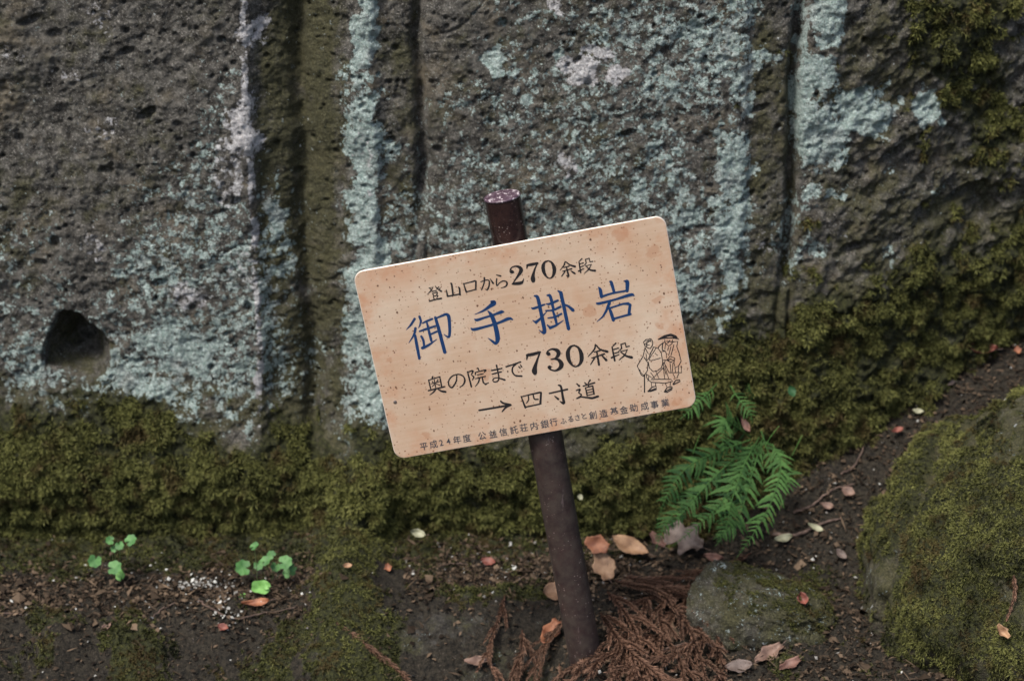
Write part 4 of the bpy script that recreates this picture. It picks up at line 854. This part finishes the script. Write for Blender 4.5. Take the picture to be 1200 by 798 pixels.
def ribbon(acc, pts, lift, smooth_):
    P = np.array([plate(a_, b_) for a_, b_, _ in pts]); Wd = np.array([w for *_, w in pts]) * MPX
    if smooth_:
        PW = spline(np.column_stack([P, Wd, P[:, 0] * 0]), max(16, 5 * len(P))); P, Wd = PW[:, :2], PW[:, 2]
    d0, d1 = P[0] - P[1], P[-1] - P[-2]; d0 /= np.linalg.norm(d0); d1 /= np.linalg.norm(d1)
    P = np.vstack([P[0] + d0 * Wd[0] * .4, P, P[-1] + d1 * Wd[-1] * .4]); Wd = np.concatenate([[Wd[0] * .45], Wd, [Wd[-1] * .45]])
    T = np.gradient(P, axis=0); T /= np.linalg.norm(T, axis=1)[:, None] + 1e-12; Nn = np.stack([-T[:, 1], T[:, 0]], 1)
    A, B = P + Nn * Wd[:, None] / 2, P - Nn * Wd[:, None] / 2; n = len(P)
    acc.add([(*q, lift) for q in A] + [(*q, lift) for q in B], [[n + i, n + i + 1, i + 1, i] for i in range(n - 1)])
LAB = {'blue': 'large blue brush written character', 'line1': 'black top line giving 270 steps', 'line3': 'black line giving 730 steps', 'line4': 'black arrow and three characters', 'travellers': 'black line drawing of two travellers in robes, one with a staff'}
CTR = {'blue': [(502, 393), (576, 378), (648, 368), (720, 353)], 'line1': [(509, 344), (531, 339), (551, 335), (571, 332), (588, 330), (606, 322), (623.5, 319), (643, 315.5), (665.5, 315), (687, 310)],
       'line3': [(512, 452), (535, 446), (559.5, 441), (582, 437.5), (603, 434), (625, 426.5), (650, 421.5), (674, 416.7), (701, 416), (728, 411)], 'line4': [(580, 478), (622.7, 468.7), (656, 460), (688, 457)], 'travellers': [(773, 425)]}
for key, groups in LET.items():
    C_ = np.array(CTR[key]); accs = [Acc() for _ in C_]; q = 0
    for (ox, oy, sc), strokes in groups:
        for st in strokes:
            q += 1; fat = 1.55 if key == 'blue' else (1.95 if key != 'travellers' else 1.45)
            pp = [(ox + a_ / sc, oy + b_ / sc, w / sc * fat) for a_, b_, w in st]
            mx = (min(p_[0] for p_ in pp) + max(p_[0] for p_ in pp)) / 2
            ribbon(accs[int(np.argmin(np.abs(C_[:, 0] - mx)))], pp, .00025 + q * 2e-6, len(st) >= 5 and key != 'travellers' or len(st) == 3)
    for acc in accs:
        o = acc.build('drawing' if key == 'travellers' else 'character', m_blue if key == 'blue' else m_ink, board, False)
        if key in ('blue', 'travellers'): o['label'] = LAB[key]
# the small bottom line, in the program's own type
acc = Acc(); dg = bpy.context.evaluated_depsgraph_get()
small = [('平',(485,485),(88,285),1),('成',(485,485),(172,265),1),('2',(485,485),(240,252),1),('4',(485,485),(303,240),1),('年',(485,485),(380,225),1),('度',(485,485),(465,212),1),('公',(485,485),(600,190),1),('益',(485,485),(695,175),1),('信',(485,485),(785,157),1),('託',(485,485),(880,138),1),('荘',(485,485),(965,120),1),('内',(485,485),(1055,105),1),('銀',(485,485),(1150,88),1),
         ('行',(640,460),(65,258),1),('ふ',(640,460),(150,248),.8),('る',(640,460),(215,232),.8),('さ',(640,460),(275,218),.8),('と',(640,460),(335,205),.8),('創',(640,460),(410,197),1),('造',(640,460),(505,182),1),('基',(640,460),(598,162),1),('金',(640,460),(682,150),1),('助',(640,460),(770,132),1),('成',(640,460),(865,118),1),('事',(640,460),(952,105),1),('業',(640,460),(1045,88),1)]
for ch, (ox, oy), (a_, b_), s in small:
    cu = bpy.data.curves.new('type', 'FONT'); cu.body = ch; cu.size = .0135 * s; cu.resolution_u = 3; cu.offset = .00010; acc = Acc()
    to = bpy.data.objects.new('type', cu); me = to.to_mesh(); vs_ = np.array([v.co[:2] for v in me.vertices])
    if len(vs_):
        mid = (vs_.max(0) + vs_.min(0)) / 2; c0 = plate(ox + a_ / 7.5, oy + b_ / 7.5)
        acc.add([(*((v - mid) * (.92, 1.0) + c0), .0003) for v in vs_], [list(p_.vertices) for p_ in me.polygons])
        acc.build('character', m_grey, board, False)
    to.to_mesh_clear(); bpy.data.objects.remove(to); bpy.data.curves.remove(cu)
# a grey screw head near the left edge
sc0 = plate(463, 471); r_ = .0026; V = [(sc0[0] + r_ * k_ * math.cos(t), sc0[1] + r_ * k_ * math.sin(t), h) for k_, h in ((1, .0001), (.95, .0006), (.5, .0008)) for t in np.linspace(0, 2 * math.pi, 14, endpoint=False)]
Fc = [[a * 14 + i, a * 14 + (i + 1) % 14, (a + 1) * 14 + (i + 1) % 14, (a + 1) * 14 + i] for a in (0, 1) for i in range(14)] + [[28 + i for i in range(14)]]
npm('screw', V, Fc, plain('dull_metal', (.16, .13, .12), .5, .5, .3), board)
# pole
m_pole, nt, b = mat('painted_pole'); N = NT(nt)
zc = N.n('ShaderNodeSeparateXYZ'); N.l(N.coord(), zc.inputs[0])
c = N.mix(N.ramp(N.noise(30, 5, .7), .4, .7), (.020, .010, .010), (.042, .021, .018))
dusty = N.ramp(zc.outputs[2], .42, .60, .85, .0)
c = N.mix(N.m('MULTIPLY', dusty, N.ramp(N.noise(45, 6, .75), .34, .66)), c, (.056, .042, .034))
spk = N.m('MULTIPLY', N.ramp(N.voro(230), .12, .26, 1, 0), N.ramp(N.noise(60, 3, .7), .52, .60))
c = N.mix(N.m('MULTIPLY', spk, .6), c, (.42, .34, .32))
c = N.mix(N.ramp(N.noise(60, 4, .8, (1, 1, .25)), .63, .72, 0, .5), c, (.16, .12, .12))
nt.links.new(c, b.inputs['Base Color']); rr = N.ramp(zc.outputs[2], .42, .62, .62, .26); nt.links.new(rr, b.inputs['Roughness'])
nt.links.new(N.bump(N.m('ADD', N.noise(140, 5, .7), N.m('MULTIPLY', spk, .5)), .35, .0009), b.inputs['Normal'])
PYo = .038; top = at(588.5, 231, PYo); bot = at(690, 792, PYo); dr = (bot - top); dr[2:] = dr[2:]; ext = bot + dr / np.linalg.norm(dr) * .22
ax = np.linspace(top, ext, 60); R = .0256
Vp, Fp = tube(ax[::-1] - SL, [R * (1 + .006 * math.sin(k * 1.1)) for k in range(60)], 48); Fp = Fp[:-1]
npm('pole', Vp, Fp, m_pole, sign)
m_cap, nt, b = mat('pole_cap'); N = NT(nt)
c = N.mix(N.ramp(N.noise(120, 5, .7), .4, .7), (.06, .032, .05), (.13, .09, .12)); c = N.mix(N.ramp(N.noise(230, 3, .7, (1, .35, 1)), .54, .62), c, (.5, .45, .48))
nt.links.new(c, b.inputs['Base Color']); b.inputs['Roughness'].default_value = .38
u = (top - ext) / np.linalg.norm(top - ext); capax = [top - u * .0004, top + u * .0015, top + u * .0028, top + u * .0033]
Vc, Fcp = tube(np.array(capax) - SL, [R + .0008, R + .0008, R - .0008, R - .004], 48); npm('cap', Vc, Fcp, m_cap, sign)
